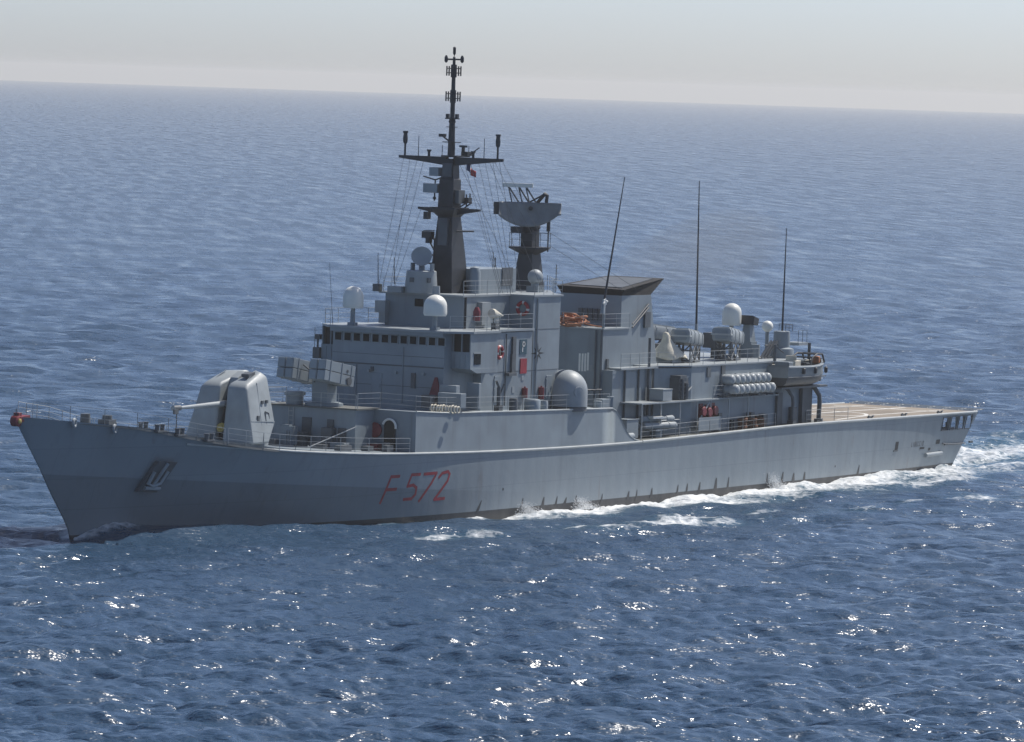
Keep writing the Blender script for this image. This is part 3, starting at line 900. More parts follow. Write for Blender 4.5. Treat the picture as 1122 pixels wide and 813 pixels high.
# ------------------------------------------------------------------ 01 level: forward house and flush side plating
def upper_z(x): return lerp_tab([(33,7.17),(36,7.14),(40,6.92),(48,6.76),(62.1,6.5),(68,6.4)], x)
mb = MB()
mb.prism([(33.64,-3.25),(36.1,-3.25),(36.1,3.25),(33.64,3.25)], 4.3, 7.14)
fh = part(mb, "forward_deckhouse", 'grey')
mb = MB(); mb.prism([(33.45,-3.45),(36.2,-3.5),(36.2,3.5),(33.45,3.45)], 7.15, 7.24)
part(mb, "deckhouse_top", 'deckdark', parent=fh)
# flush plating: port and starboard skins plus the transverse front wall and the deck on top
mb = MB()
xs_ = [36.0+i*(62.2-36.0)/18 for i in range(19)]
tail = [(62.8,6.30),(63.4,5.86),(63.9,5.32),(64.4,4.83),(64.9,4.50),(65.5,4.26),(66.3,4.10)]
prof = [(x, upper_z(x)) for x in xs_]+tail
vs_ = []; fs = []
for (x, z) in prof:
    b = smooth_tab(DECKB, x)-.01
    zb = min(sheer(x)+0.02, z-.02)
    vs_ += [(x,-b,zb),(x,-b+.02,z),(x,b-.02,z),(x,b,zb)]
n_ = len(prof)
for i in range(n_-1):
    a, c = 4*i, 4*i+4
    fs += [(a,c,c+1,a+1),(a+2,c+2,c+3,a+3)]
    if i < 18: fs.append((a+1,c+1,c+2,a+2))
fs.append((0,1,2,3))
e = 4*18
fs.append((e,e+3,e+2,e+1))
mb.add(vs_, fs)
side = part(mb, "flush_deckhouse", M['grey'], 40)
for sgn in (-1, 1):
    mb = MB()
    mb.tube([(x, sgn*(smooth_tab(DECKB, x)-.02), upper_z(x)+.01) for x in xs_], 0.06, 6)
    part(mb, "deck_edge", 'edge', 60, parent=side)
    # thickness of the swept plate at its after end
    mb = MB()
    mb.tube([(x, sgn*(smooth_tab(DECKB, x)-.06), z) for x, z in [prof[18]]+tail], 0.07, 6)
    part(mb, "plate_edge", 'grey', 60, parent=side)
# door, hose and hood on the transverse front wall (x = 36)
def on_front(p_, name, w, h, mat, x, t=0.06, parent=side):
    mb = MB(); mb.box(x-t, x-.002, p_[1]-w/2, p_[1]+w/2, p_[2]-h/2, p_[2]+h/2)
    return part(mb, name, mat, parent=parent)
p_ = (35.95,-4.47,5.52)
mb = MB()
arch = [(p_[1]-.42, p_[2]-1.0),(p_[1]+.42, p_[2]-1.0)]+[(p_[1]+.42*math.cos(w), p_[2]+.55+.42*math.sin(w)) for w in np.linspace(0, PI, 9)]
mb.add([(35.97,a,b) for a,b in arch]+[(35.90,a,b) for a,b in arch], [tuple(range(11,22)) ]+[((i+1)%11,i,11+i,11+(i+1)%11) for i in range(11)])
part(mb, "arched_door", 'black', parent=side)
mb = MB(); mb.tube([(35.85,p_[1]+.5*math.cos(w), p_[2]+.55+.5*math.sin(w)) for w in np.linspace(0.3, PI+.2, 10)], .08)
part(mb, "door_hood", 'white', parent=side)
p_ = (35.90,-3.39,5.81)
mb = MB(); mb.lathe((35.97,p_[1],p_[2]), (-1,0,0), [(0,.48),(.15,.5),(.2,.4)], 18)
part(mb, "fire_hose_reel", 'red', 30, parent=side)
p_ = (35.50,-3.46,4.77)
mb = MB(); mb.cbox((35.5,p_[1],4.75), (.5,1.1,.4)); part(mb, "hose_basket", 'red')
p_ = (34.90,-2.89,5.88)
mb = MB(); mb.cyl((34.8,p_[1],4.4),(34.8,p_[1],7.1),.08); mb.cyl((35.2,p_[1]-.25,4.4),(35.2,p_[1]-.25,7.1),.10)
part(mb, "downpipe", 'black', 40)
# deckhouse front clutter: lockers, vents, ladder
for (a, b, c, e, w) in ():
    pass
p_ = (32.40,1.14,5.73)
mb = MB(); mb.cbox((32.4,p_[1],5.35),(.8,1.25,1.2)); mb.cbox((32.4,p_[1],5.99),(.7,.7,.1))
for k in range(3): mb.cyl((31.9,p_[1]-.25-.17*k,4.75),(31.9,p_[1]-.25-.17*k,5.7),.045)
lk = part(mb, "vent_locker", 'grey')
mb = MB(); mb.tube([(30.4,(30.50,-1.77,4.92)[1],4.8),(33.3,(33.40,-3.51,6.26)[1],6.1)], .04); mb.tube([(30.4,(30.50,-1.77,4.92)[1],4.8),(30.4,(30.50,-1.77,4.92)[1]+.05,4.9)], .05)
part(mb, "inclined_rail", 'steel')
for (px, w, h, mt) in (((31.50,1.84,5.25),1.0,.5,'mid'),((31.50,-1.90,5.12),.9,.35,'mid'),((32.60,-2.74,5.01),1.1,.5,'grey'),((33.00,0.41,5.04),.7,1.0,'mid'),((33.30,-1.45,5.85),.8,1.4,'mid')):
    mb = MB(); mb.cbox((px[0], px[1], sheer(px[0])+h/2+.02), (.6, w, h)); part(mb, "deck_locker", mt, bevel=.03)
mb = MB(); mb.cbox((29.5,-4.9,4.95),(1.3,.5,.4)); mb.cbox((34.2,-5.4,4.75),(.8,.4,.5)); mb.cbox((33.0,-4.6,4.7),(.7,.5,.5)); mb.cyl((35.2,-4.7,4.5),(35.2,-4.7,5.1),.25)
part(mb, "deck_fittings", 'mid')

# rails on the 01 deck
for sgn in (-1, 1):
    rail([(33.6,sgn*3.4,7.24),(36.1,sgn*3.6,7.22),(36.15,sgn*6.25,7.16)]+[(x, sgn*(smooth_tab(DECKB,x)-.15), upper_z(x)) for x in (38,42,46,50)], 1.0, 1.9)
    rail([(x, sgn*(smooth_tab(DECKB,x)-.15), upper_z(x)) for x in (50,54,58,62)], 1.0, 2.0)
rail([(33.55,-3.3,7.24),(33.55,3.3,7.24)], .9, 1.3)

# ------------------------------------------------------------------ missile launcher
def launcher():
    lx = 35.0; z0 = 7.22
    mb = MB()
    mb.lathe((lx,0,z0), (0,0,1), [(0,1.25),(.18,1.25),(.25,1.0)], 28)
    mb.cbox((lx,0,z0+.95), (1.2,1.15,1.5))
    t = part(mb, "missile_launcher", 'grey', 40)
    mb = MB(); mb.cyl((lx,-1.9,8.9),(lx,1.9,8.9),.28)
    part(mb, "trunnion", 'mid', 40, parent=t)
    tilt = math.radians(9)
    R = Matrix.Rotation(tilt, 3, 'Y')
    for s_ in (-1, 1):
        c0 = Vector((33.9, s_*1.22, 9.45))
        g = None
        body = MB()
        for i, yy in ((0,-.31),(1,.31)):
            for j, zz in ((0,-.34),(1,.34)):
                c = c0+R @ Vector((0, yy, zz))
                body.cbox(c, (3.7, .58, .64), 0, tilt)
        for xx in (-1.2, 0.2, 1.4):
            body.cbox(c0+R @ Vector((xx,0,0)), (.10, 1.28, 1.40), 0, tilt)
        pod = part(body, "launcher_pod", 'grey', None, parent=t, bevel=.02)
        for yy in (-.31,.31):
            for zz in (-.34,.34):
                mb = MB(); mb.cbox(c0+R @ Vector((-1.87, yy, zz)), (.06,.50,.56), 0, tilt)
                part(mb, "cell_cover", 'grey', parent=t, bevel=.02)
        mb = MB()
        for zz in (-.3,.25): mb.cbox(c0+R @ Vector((.9,-.60,zz)), (.2,.06,.16), 0, tilt)
        part(mb, "latch", 'mid', parent=t)
    mb = MB(); mb.tube([(33.2,.55,9.9),(34.6,-.5,8.6)], .05); mb.tube([(33.2,-.5,9.9),(34.6,.55,8.6)], .05)
    part(mb, "pod_brace", 'mid', parent=t)
launcher()
x, y, z = (34.30,1.81,7.64)
mb = MB(); mb.lathe((34.3,y,7.2), (0,0,1), [(0,.55),(.6,.55),(.65,.7),(.85,.7),(.9,.5)], 20); part(mb, "mushroom_vent", 'light', 40)

# ------------------------------------------------------------------ bridge superstructure
BX = 42.87
mb = MB()
mb.prism([(BX,-4.29),(47.5,-4.29),(47.5,4.29),(BX,4.29)], 6.6, 11.95)
bridge = part(mb, "bridge", 'grey')
mb = MB()   # wide block behind, both sides flush
mb.prism([(46.75,-4.9),(53.6,-4.9),(53.6,4.9),(46.75,4.9)], 6.3, 11.9)
wide = part(mb, "bridge_block", 'grey')
for sgn in (-1, 1):     # bridge wings
    mb = MB()
    ys = sorted((sgn*4.30, sgn*5.76))
    mb.hexa([(44.7,ys[0],9.35),(47.4,ys[0],9.35),(47.4,ys[1],9.35),(44.7,ys[1],9.35)], [(43.8,ys[0],9.65),(47.4,ys[0],9.65),(47.4,ys[1],9.65),(43.8,ys[1],9.65)])
    mb.box(43.8,43.88,ys[0],ys[1],9.65,10.75)
    yo = sgn*5.72
    mb.box(43.88,47.4,min(yo,yo-sgn*.08),max(yo,yo-sgn*.08),9.65,11.95)
    for yy in (4.4, 5.05, 5.7): mb.box(43.82,43.90,sgn*yy-.04,sgn*yy+.04,10.75,11.95)
    wing = part(mb, "bridge_wing", 'grey')
    for k in range(3):
        mb = MB(); y0 = sgn*(4.56+.40*k); mb.box(43.77,43.80,y0-.02,y0+.02,9.7,10.6)
        part(mb, "stiffener", 'grey', parent=wing)
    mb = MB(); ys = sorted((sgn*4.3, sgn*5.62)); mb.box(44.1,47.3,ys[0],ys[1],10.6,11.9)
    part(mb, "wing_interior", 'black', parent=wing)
# front knuckle line and brow
mb = MB(); mb.box(BX-.05,BX,-4.29,4.29,9.62,9.70); part(mb, "front_ledge", 'mid', parent=bridge)
roof_poly = [(42.45,-4.5),(44.0,-5.85),(47.6,-5.85),(48.4,-5.02),(53.55,-5.02),(53.55,5.02),(48.4,5.02),(47.6,5.85),(44.0,5.85),(42.45,4.5)]
mb = MB(); mb.prism(roof_poly, 11.96, 12.10)
part(mb, "bridge_roof", 'light')
mb = MB(); mb.box(42.55,42.86,-4.35,4.35,11.72,11.95); part(mb, "window_brow", 'grey', parent=bridge)
for k in range(12):
    yc = 3.86-k*0.722
    zc = 11.38
    fr_ = MB()
    fr_.box(BX-.05,BX-.003,yc-.30,yc+.30,zc+.25,zc+.31); fr_.box(BX-.05,BX-.003,yc-.30,yc+.30,zc-.31,zc-.25)
    fr_.box(BX-.05,BX-.003,yc-.30,yc-.25,zc-.25,zc+.25); fr_.box(BX-.05,BX-.003,yc+.25,yc+.30,zc-.25,zc+.25)
    part(fr_, "window_frame", 'grey', parent=bridge)
    mb = MB(); mb.box(BX-.02,BX-.003,yc-.25,yc+.25,zc-.25,zc+.25)
    part(mb, "window", 'glass', parent=bridge)
# starboard wing searchlight platform in silhouette
mb = MB(); mb.box(43.6,44.6,5.8,6.3,9.75,10.5); mb.tube([(43.9,6.1,10.5),(43.9,6.1,11.1)], .07); mb.cbox((43.8,6.0,11.2),(.3,.4,.35)); mb.tube([(43.9,6.35,10.5),(43.9,6.35,11.8)], .02)
part(mb, "signal_lamp", 'mid')
# front wall details
for p_, w, h, mt, nm in (((42.85,5.62,9.17),.2,.3,'mid',"wall_fitting"),((42.85,1.16,9.34),.18,.3,'mid',"wall_fitting"),((42.85,-2.03,8.73),.30,1.0,'mid',"wall_cabinet"),):
    mb = MB(); mb.box(BX-.12,BX-.003,p_[1]-w/2,p_[1]+w/2,p_[2]-h/2,p_[2]+h/2); part(mb, nm, mt, parent=bridge)
x, y, z = (42.50,-3.78,8.39)
mb = MB(); mb.hexa([(BX-.25,y-.42,z-.6),(BX-.01,y-.42,z-.6),(BX-.01,y+.42,z-.6),(BX-.25,y+.42,z-.6)], [(BX-.12,y-.08,z+.65),(BX-.01,y-.08,z+.65),(BX-.01,y+.08,z+.65),(BX-.12,y+.08,z+.65)])
part(mb, "hose_cover", 'red', parent=bridge)
for (p_, d, mt, nm) in (((41.40,-4.22,7.52),(.8,.95,.85),'mid',"deck_locker"),((42.30,-5.12,8.29),(.5,1.3,.65),'light',"deck_locker"),((41.60,-5.73,7.68),(.7,1.75,.95),'grey',"deck_locker"),((44.60,-5.63,7.85),(.3,.95,1.75),'light',"deck_locker")):
    mb = MB(); mb.cbox((p_[0],p_[1],max(p_[2], 6.9+d[2]/2)), d); part(mb, nm, mt, bevel=.03)
mb = MB()
x, y, z = (40.60,-5.91,7.34)
for k in range(10): mb.ring((40.5,y+1.0-.22*k,7.15),(0,1,.1*math.sin(k)),.22+.03*math.sin(k*2),.06,12,6)
o = part(mb, "rope_coil", 'canvas', 60); o.parent = None
tag(o, "row of cream rope coils lying on the deck before the bridge front", "rope")

# port side wall of the block: window, strips, plates, star, ladder
YS = -4.9
def on_side(p_, name, w, h, mat, t=0.05, parent=wide, y=YS):
    mb = MB(); mb.box(p_[0]-w/2, p_[0]+w/2, y-t, y-.003, p_[2]-h/2, p_[2]+h/2)
    return part(mb, name, mat, parent=parent)
on_side((44.76,-5.76,10.29), "side_window", .85, .72, 'glass', .03, y=-5.72)
on_side((44.74,-5.76,10.68), "side_window_frame", .98, .08, 'light', .05, y=-5.72)
on_side((50.88,-4.90,10.91), "cable_duct", .42, 1.35, 'mid', .14)
on_side((50.83,-4.90,9.82), "cable_duct", .50, 1.25, 'mid', .16)
on_side((50.39,-4.90,9.10), "bracket", 1.0, .2, 'mid', .35)
pl = on_side((52.24,-4.90,10.88), "letter_plate", .92, 1.0, 'teal', .04)
px, pz = pl.data.vertices[0].co.x, pl.data.vertices[0].co.z
mb = stroke_mesh([[(px+.34,pz+.2),(px+.34,pz+.82),(px+.58,pz+.82),(px+.66,pz+.70),(px+.58,pz+.56),(px+.34,pz+.56)]], .09, lambda x, z: (x, YS-.055, z))
part(mb, "letter", 'white', parent=wide, label="white letter P")
on_side((52.32,-4.90,9.59), "red_panel", .85, 1.0, 'darkred', .06)
on_side((52.31,-4.90,8.80), "notice", .34, .35, 'light', .03)
on_side((51.07,-4.90,8.04), "notice", .34, .42, 'light', .03)
# black eight-pointed star
x, y, z = (54.25,-4.90,10.40)
mb = MB()
pts = []
for i in range(16):
    w = PI/2+i*PI/8; r = (.76 if i % 4 == 0 else .60) if i % 2 == 0 else .20
    pts.append((x+r*math.cos(w)*1.25, YS-.008, z+r*math.sin(w)))
mb.add([(x,YS-.008,z)]+pts, [(0,1+i,1+(i+1)%16) for i in range(16)])
part(mb, "star_emblem", 'black', parent=wide)
mb = MB(); mb.lathe((x,YS-.006,z),(0,-1,0),[(0,.10),(.01,.10)],12); part(mb, "star_centre", 'light', parent=wide)
# extinguishers
for p_, h in (((52.40,-5.06,7.85),.75),((54.65,-5.06,7.75),.9)):
    mb = MB(); mb.cyl((p_[0],YS-.16,p_[2]-h/2),(p_[0],YS-.16,p_[2]+h/2-.1),.2,.2,12); mb.cyl((p_[0],YS-.16,p_[2]+h/2-.1),(p_[0],YS-.16,p_[2]+h/2),.08,.06,8)
    part(mb, "fire_extinguisher", 'red', 40, parent=wide)
# doors, pipes and ladders that break up the plating
def door(p_, w=.8, h=1.75, par=wide, y=YS):
    mb = MB(); x, z = p_[0], p_[2]
    mb.box(x-w/2,x+w/2,y-.05,y-.003,z-h/2,z+h/2); mb.box(x+w/2-.14,x+w/2-.08,y-.10,y-.05,z-.1,z+.15)
    for zz in (-.6,0,.6): mb.box(x-w/2-.06,x-w/2+.04,y-.07,y-.01,z+zz-.06,z+zz+.06)
    part(mb, "watertight_door", 'grey', parent=par, bevel=.02)
door((48.9,0,8.15)); door((55.9,0,8.0))
mb = MB(); mb.tube([(49.9,YS-.06,7.0),(49.9,YS-.06,11.8)], .035); part(mb, "cable_run", 'mid', parent=wide)
mb = MB(); mb.tube([(54.0,YS-.06,7.0),(54.0,YS-.06,14.1)], .05); part(mb, "cable_run", 'grey', parent=wide)
mb = MB(); mb.tube([(BX-.06,2.4,7.2),(BX-.06,2.4,9.6)], .04); part(mb, "cable_run", 'grey', parent=bridge)
mb = MB(); mb.tube([(BX-.06,-1.2,7.2),(BX-.06,-1.2,10.9)], .03); part(mb, "cable_run", 'grey', parent=bridge)
mb = MB(); mb.box(BX-.05,BX-.003,.4,1.2,7.3,9.1); mb.box(BX-.10,BX-.05,.5,.6,8.1,8.4); part(mb, "watertight_door", 'grey', parent=bridge, bevel=.02)
for zz in (8.3, 10.3):
    mb = MB(); mb.box(BX-.016,BX-.003,-4.28,4.28,zz,zz+.03); part(mb, "weld_seam", 'mid', parent=bridge)
for (x0_, x1_, zz) in ((46.8,57.1,9.25),(53.7,57.1,12.0)):
    mb = MB(); mb.box(x0_,x1_,YS-.014,YS-.003,zz,zz+.035); part(mb, "weld_seam", 'mid', parent=wide)
for k in range(4):
    mb = MB(); mb.cbox((BX-.10,3.5-2.1*k,9.2),(.18,.16,.16)); part(mb, "bulkhead_lamp", 'light', parent=bridge)
mb = MB()
for yy in (-.18,.18): mb.tube([(33.56,1.6+yy,4.6),(33.56,1.6+yy,7.1)], .025)
for k in range(8): mb.tube([(33.56,1.42,4.75+.3*k),(33.56,1.78,4.75+.3*k)], .02)
part(mb, "wall_ladder", 'steel', parent=fh)
for (yy, zz, w_, h_) in ((.4,5.7,.7,1.6),(-1.4,6.2,.5,.5),(-2.3,5.5,.6,.9)):
    mb = MB(); mb.box(33.55,33.637,yy-w_/2,yy+w_/2,zz-h_/2,zz+h_/2); part(mb, "wall_cabinet", 'mid', parent=fh, bevel=.02)
# small crane on the 01 deck
x, y, z = (47.26,-6.00,7.12)
mb = MB(); zb = upper_z(x)
mb.cyl((x,-6.0,zb),(x,-6.0,zb+1.6),.13); mb.tube([(x,-6.0,zb+1.6),(x-.35,-6.0,zb+2.0)], .09); mb.tube([(x,-6.0,zb+.9),(x+.5,-6.1,zb+1.8)], .06)
mb.cbox((x,-6.0,zb+.2),(.5,.4,.4))
part(mb, "stores_crane", 'mid', 40)
# lockers, drums by the gun mount
for p_, r, h, mt in (((49.19,-6.00,7.37),.30,.85,'mid'),((52.00,-5.95,7.21),.55,.75,'grey'),((53.27,-6.00,7.17),.30,.65,'light')):
    mb = MB(); zb = upper_z(p_[0]); mb.lathe((p_[0],-5.9 if r > .4 else -6.05,zb),(0,0,1),[(0,r),(h-.1,r),(h,r*.85)],18)
    part(mb, "ready_use_locker", mt, 40)
# signal-deck clutter on the port wing edge
mb = MB(); x, y, z = (46.62,-5.10,11.27)
mb.cbox((x,-5.15,z),(1.0,.16,.16)); mb.tube([(x+.9,-5.15,z-.1),(x+.9,-5.15,z+.9)], .04); mb.cbox((x+.9,-5.15,z+.1),(.35,.2,.35)); mb.tube([(x-.8,-5.15,z+.05),(x-.2,-5.15,z-.05)], .04); mb.tube([(x+.3,-5.15,z),(x+.3,-4.9,z-.3)], .05)
part(mb, "bracketed_gun", 'black')

# ------------------------------------------------------------------ upper house, director deck
mb = MB(); mb.prism([(47.4,-3.05),(53.55,-3.05),(53.55,3.05),(47.4,3.05)], 12.10, 14.2)
uh = part(mb, "upper_house", 'grey')
mb = MB(); mb.prism([(53.5,-4.9),(57.2,-4.9),(57.2,4.9),(53.5,4.9)], 6.3, 14.2)
blk = part(mb, "side_block", 'grey')
mb = MB(); mb.prism([(57.2,-4.6),(58.4,-3.6),(62.5,-.9),(62.5,.9),(58.4,3.6),(57.2,4.6)], 6.3, 11.5)
part(mb, "centre_block", 'grey')
mb = MB(); mb.prism([(57.2,-4.4),(58.2,-3.6),(62.5,-.9),(62.5,.9),(58.2,3.6),(57.2,4.4)], 11.5, 14.2)
part(mb, "radar_house", 'grey')
mb = MB(); mb.prism([(47.1,-3.15),(53.4,-3.15),(53.4,-5.0),(57.4,-5.0),(58.4,-3.75),(62.7,-1.0),(62.7,1.0),(58.4,3.75),(57.4,5.0),(53.4,5.0),(53.4,3.2),(47.1,3.4)], 14.2, 14.32)
top = part(mb, "director_deck", 'light')
mb = MB(); x, y, z = (47.40,0.41,13.68)
mb.box(47.3,47.39,y-.3,y+.3,z-.25,z+.25); part(mb, "scuttle", 'glass', parent=uh)
mb = MB(); mb.box(46.8,47.39,2.7,3.5,12.9,13.7); mb.box(47.0,47.39,2.8,3.3,12.2,12.9); part(mb, "wall_cabinet", 'light', parent=uh)
mb = MB(); mb.cyl((47.5,-3.12,12.1),(47.5,-3.12,14.2),.07); part(mb, "downpipe", 'black', 40, parent=uh)
# recess on the port signal deck: hose, cabinet, door, white canvas cone
mb = MB(); x, y, z = (49.48,-3.10,12.93)
mb.box(x-.35,x+.8,-3.45,-3.06,z-.6,z+.9); part(mb, "signal_locker", 'light', parent=uh)
mb = MB(); x, y, z = (47.14,-4.20,13.15)
mb.lathe((x,y,z-.45),(0,0,1),[(0,.22),(.6,.26),(.9,.12)],12); part(mb, "hose_cover", 'red', 40)
mb = MB(); x, y, z = (49.53,-4.40,13.02)
mb.lathe((x-.8,y,z+.15),(1,0,-.12),[(0,.30),(.25,.33),(1.5,.05),(1.6,.02)],12); 
o = part(mb, "canvas_cover", 'canvas', 40)
mb = MB(); mb.tube([(x-.5,y,12.1),(x-.5,y,z)], .05); mb.cbox((x-.2,y,12.3),(.5,.4,.4)); part(mb, "pelorus_stand", 'mid')
rail([(43.0,-4.6,12.1),(44.2,-5.75,12.1),(47.5,-5.75,12.1),(48.4,-4.95,12.1),(53.4,-4.95,12.1)], 1.0, 1.5)
rail([(43.0,4.6,12.1),(44.2,5.75,12.1),(47.5,5.75,12.1),(48.4,4.95,12.1),(53.4,4.95,12.1)], 1.0, 1.5)
rail([(47.2,-3.1,14.32),(53.45,-3.1,14.32),(53.5,-4.95,14.32),(57.3,-4.95,14.32),(58.4,-3.7,14.32),(62.6,-.95,14.32)], .95, 1.5)
rail([(47.2,3.1,14.32),(53.45,3.1,14.32),(53.5,4.95,14.32),(57.3,4.95,14.32),(62.6,.95,14.32)], .95, 1.5)

# radomes
def dome_radome(x, y, z0, zc, r, hcyl, name="satellite_dome"):
    mb = MB(); mb.cyl((x,y,z0),(x,y,zc+.02),.17,.15,10); mb.cbox((x,y,z0+.1),(.5,.5,.2))
    if r < .6: pass
    t = part(mb, name, 'grey', 40)
    prof = [(0,.02),(0,r*.93),(.10,r*1.0),(.18,r*1.02),(hcyl,r)]+[(hcyl+r*math.sin(a), r*math.cos(a)) for a in np.linspace(.12, PI/2, 10)]
    mb = MB(); mb.lathe((x,y,zc),(0,0,1),prof,28); part(mb, "dome_shell", 'radome', 40, parent=t)
dome_radome(43.5, 3.2, 12.1, 13.25, .68, .78)
dome_radome(43.4, -3.2, 12.1, 13.05, .77, .62)
dome_radome(90.0, -.9, 9.0, 11.35, .70, .92)
mb = MB(); mb.cyl((93.6,-2.0,9.0),(93.6,-2.0,10.9),.16,.14,10); t_ = part(mb, "navigation_dome", 'grey', 40)
mb = MB(); mb.ball((93.6,-2.0,11.25),.42,20); part(mb, "dome_shell", 'radome', 60, parent=t_)

# fire director forward: drum, yoke and dish
dx_, dy_ = 47.8, .55
mb = MB(); mb.lathe((dx_,dy_,14.32),(0,0,1),[(0,1.1),(.1,1.12),(1.45,1.0),(1.5,.9)],28)
dirf = part(mb, "fire_director", 'light', 40)
for yy in (-.75,.75): 
    mb = MB(); mb.cbox((dx_+.1,dy_+yy,15.95),(.4,.12,.7)); part(mb, "yoke", 'grey', parent=dirf)
dn = Vector((-.80,-.42,.42)).normalized(); dc = Vector((dx_-.05,dy_,16.75))
mb = MB(); mb.lathe(dc-dn*.35, dn, [(0,.25),(.12,.5),(.28,.66),(.40,.70),(.42,.66),(.30,.45),(.25,.05)], 28)
part(mb, "dish", 'light', 35, parent=dirf)
mb = MB(); mb.cbox(dc-dn*.5,(.6,.5,.6),.5); mb.tube([dc-dn*.6,(dx_,dy_,15.7)],.2,10); part(mb, "dish_mount", 'grey', parent=dirf)
mb = MB(); mb.cbox((dx_-1.05,dy_+.1,15.2),(.12,.3,.3)); mb.cbox((dx_-.55,dy_-.92,15.2),(.35,.12,.3)); part(mb, "director_sight", 'mid', parent=dirf)
x, y, z = (46.90,1.95,14.56)
mb = MB(); mb.cbox((47.0,y,14.5),(.7,1.1,.42)); part(mb, "deck_box", 'grey', bevel=.03)
x, y, z = (47.00,3.47,14.55)
mb = MB(); mb.cbox((47.0,y,14.55),(.5,.48,.5)); part(mb, "deck_box", 'mid', bevel=.03)
def whip(p0, p1, r0, r1, name="whip_antenna", mat='dark', base=None):
    mb = MB(); p0 = Vector(p0); p1 = Vector(p1)
    mb.lathe(p0, p1-p0, [(0,r0),((p1-p0).length,r1)], 8)
    t = part(mb, name, mat, 60)
    if base:
        mb = MB(); d = (p1-p0).normalized()
        mb.lathe(p0-d*base[0], d, [(0,base[1]),(base[0],base[1]*.8),(base[0]+.05,r0)], 10)
        part(mb, "insulator", 'grey', 40, parent=t)
    return t
whip((47.00,3.42,14.80), (47.00,3.50,16.87), .035, .02)
whip((47.20,2.28,14.85), (47.20,2.35,16.61), .035, .02)
whip((43.30,4.60,12.06), (43.30,5.01,16.17), .02, .01)
mb = MB(); x, y, z = (46.16,-1.60,14.62)
mb.cyl((x,y,14.3),(x,y,14.9),.28,.24); part(mb, "mushroom_vent", 'light', 40)

# ------------------------------------------------------------------ main mast
MX = 50.45
def taper(mb, levels, cx=MX):
    for (z0,w0,l0,c0),(z1,w1,l1,c1) in zip(levels, levels[1:]):
        mb.hexa([(c0-l0,-w0,z0),(c0+l0,-w0,z0),(c0+l0,w0,z0),(c0-l0,w0,z0)], [(c1-l1,-w1,z1),(c1+l1,-w1,z1),(c1+l1,w1,z1),(c1-l1,w1,z1)])
mb = MB()
taper(mb, [(14.3,.90,1.15,50.55),(17.3,.70,.85,50.4),(19.4,.56,.56,50.3),(19.9,.95,.95,50.25),(20.05,.97,.97,50.25)])
taper(mb, [(20.05,.58,.55,50.25),(21.9,.55,.48,50.25),(22.0,.48,.42,50.25),(23.3,.38,.38,50.27)])
mast = part(mb, "main_mast", 'dark')
mb = MB(); mb.box(49.45,49.9,-.35,.35,17.5,19.3); part(mb, "mast_panel", 'mid', parent=mast)
mb = MB(); mb.box(49.77,49.95,-.36,.36,22.1,23.0); part(mb, "mast_panel", 'mid', parent=mast)
# lower yard and platform
for sgn in (-1, 1):
    mb = MB(); mb.hexa([(50.05,sgn*.6,19.55),(50.45,sgn*.6,19.55),(50.35,sgn*2.4,19.86),(50.15,sgn*2.4,19.86)][::sgn*-1 if sgn<0 else -1],
            [(50.05,sgn*.6,20.0),(50.45,sgn*.6,20.0),(50.35,sgn*2.4,20.0),(50.15,sgn*2.4,20.0)][::sgn*-1 if sgn<0 else -1])
    part(mb, "lower_yard", 'dark', parent=mast)
# upper yard
for sgn in (-1, 1):
    mb = MB()
    q0 = [(50.05,sgn*.3,22.85),(50.5,sgn*.3,22.85),(50.33,sgn*4.05,23.24),(50.2,sgn*4.05,23.24)]
    q1 = [(50.05,sgn*.3,23.42),(50.5,sgn*.3,23.42),(50.33,sgn*4.05,23.42),(50.2,sgn*4.05,23.42)]
    if sgn > 0: q0, q1 = q0[::-1], q1[::-1]
    mb.hexa(q0, q1)
    part(mb, "yardarm", 'dark', parent=mast)
    mb = MB(); yy = sgn*3.6
    mb.cyl((50.26,yy,23.4),(50.26,yy,24.3),.07); mb.lathe((50.26,yy,24.2),(0,0,1),[(0,.10),(.1,.15),(.35,.17),(.7,.13),(.72,.18),(.85,.18)],12)
    part(mb, "yard_antenna", 'dark', 40, parent=mast)
    mb = MB(); mb.cyl((50.26,sgn*2.55,23.4),(50.26,sgn*2.55,24.75),.03,.02,6); part(mb, "yard_whip", 'dark', parent=mast)
    mb = MB(); yy = sgn*1.72; mb.cyl((50.26,yy,23.4),(50.26,yy,23.7),.09,.09,8); mb.lathe((50.26,yy,23.7),(0,0,1),[(0,.09),(.12,.17),(.16,.17)],10); part(mb, "yard_lamp", 'dark', 40, parent=mast)
# top platform with small radar
mb = MB(); mb.box(49.7,51.5,-.75,.45,23.43,23.52); mb.box(50.9,51.5,-.9,-.4,23.52,23.8); mb.cyl((51.0,-.5,23.8),(51.0,-.5,24.1),.12); mb.cbox((51.0,-.5,24.15),(1.2,.12,.14),.9)
mb.tube([(51.2,-.9,23.6),(51.6,-1.4,24.1)], .04)
for a in ((49.75,.4),(51.4,.4),(51.4,-.7)): mb.tube([(a[0],a[1],23.5),(a[0],a[1],24.2)], .025)
part(mb, "mast_platform", 'dark', parent=mast)
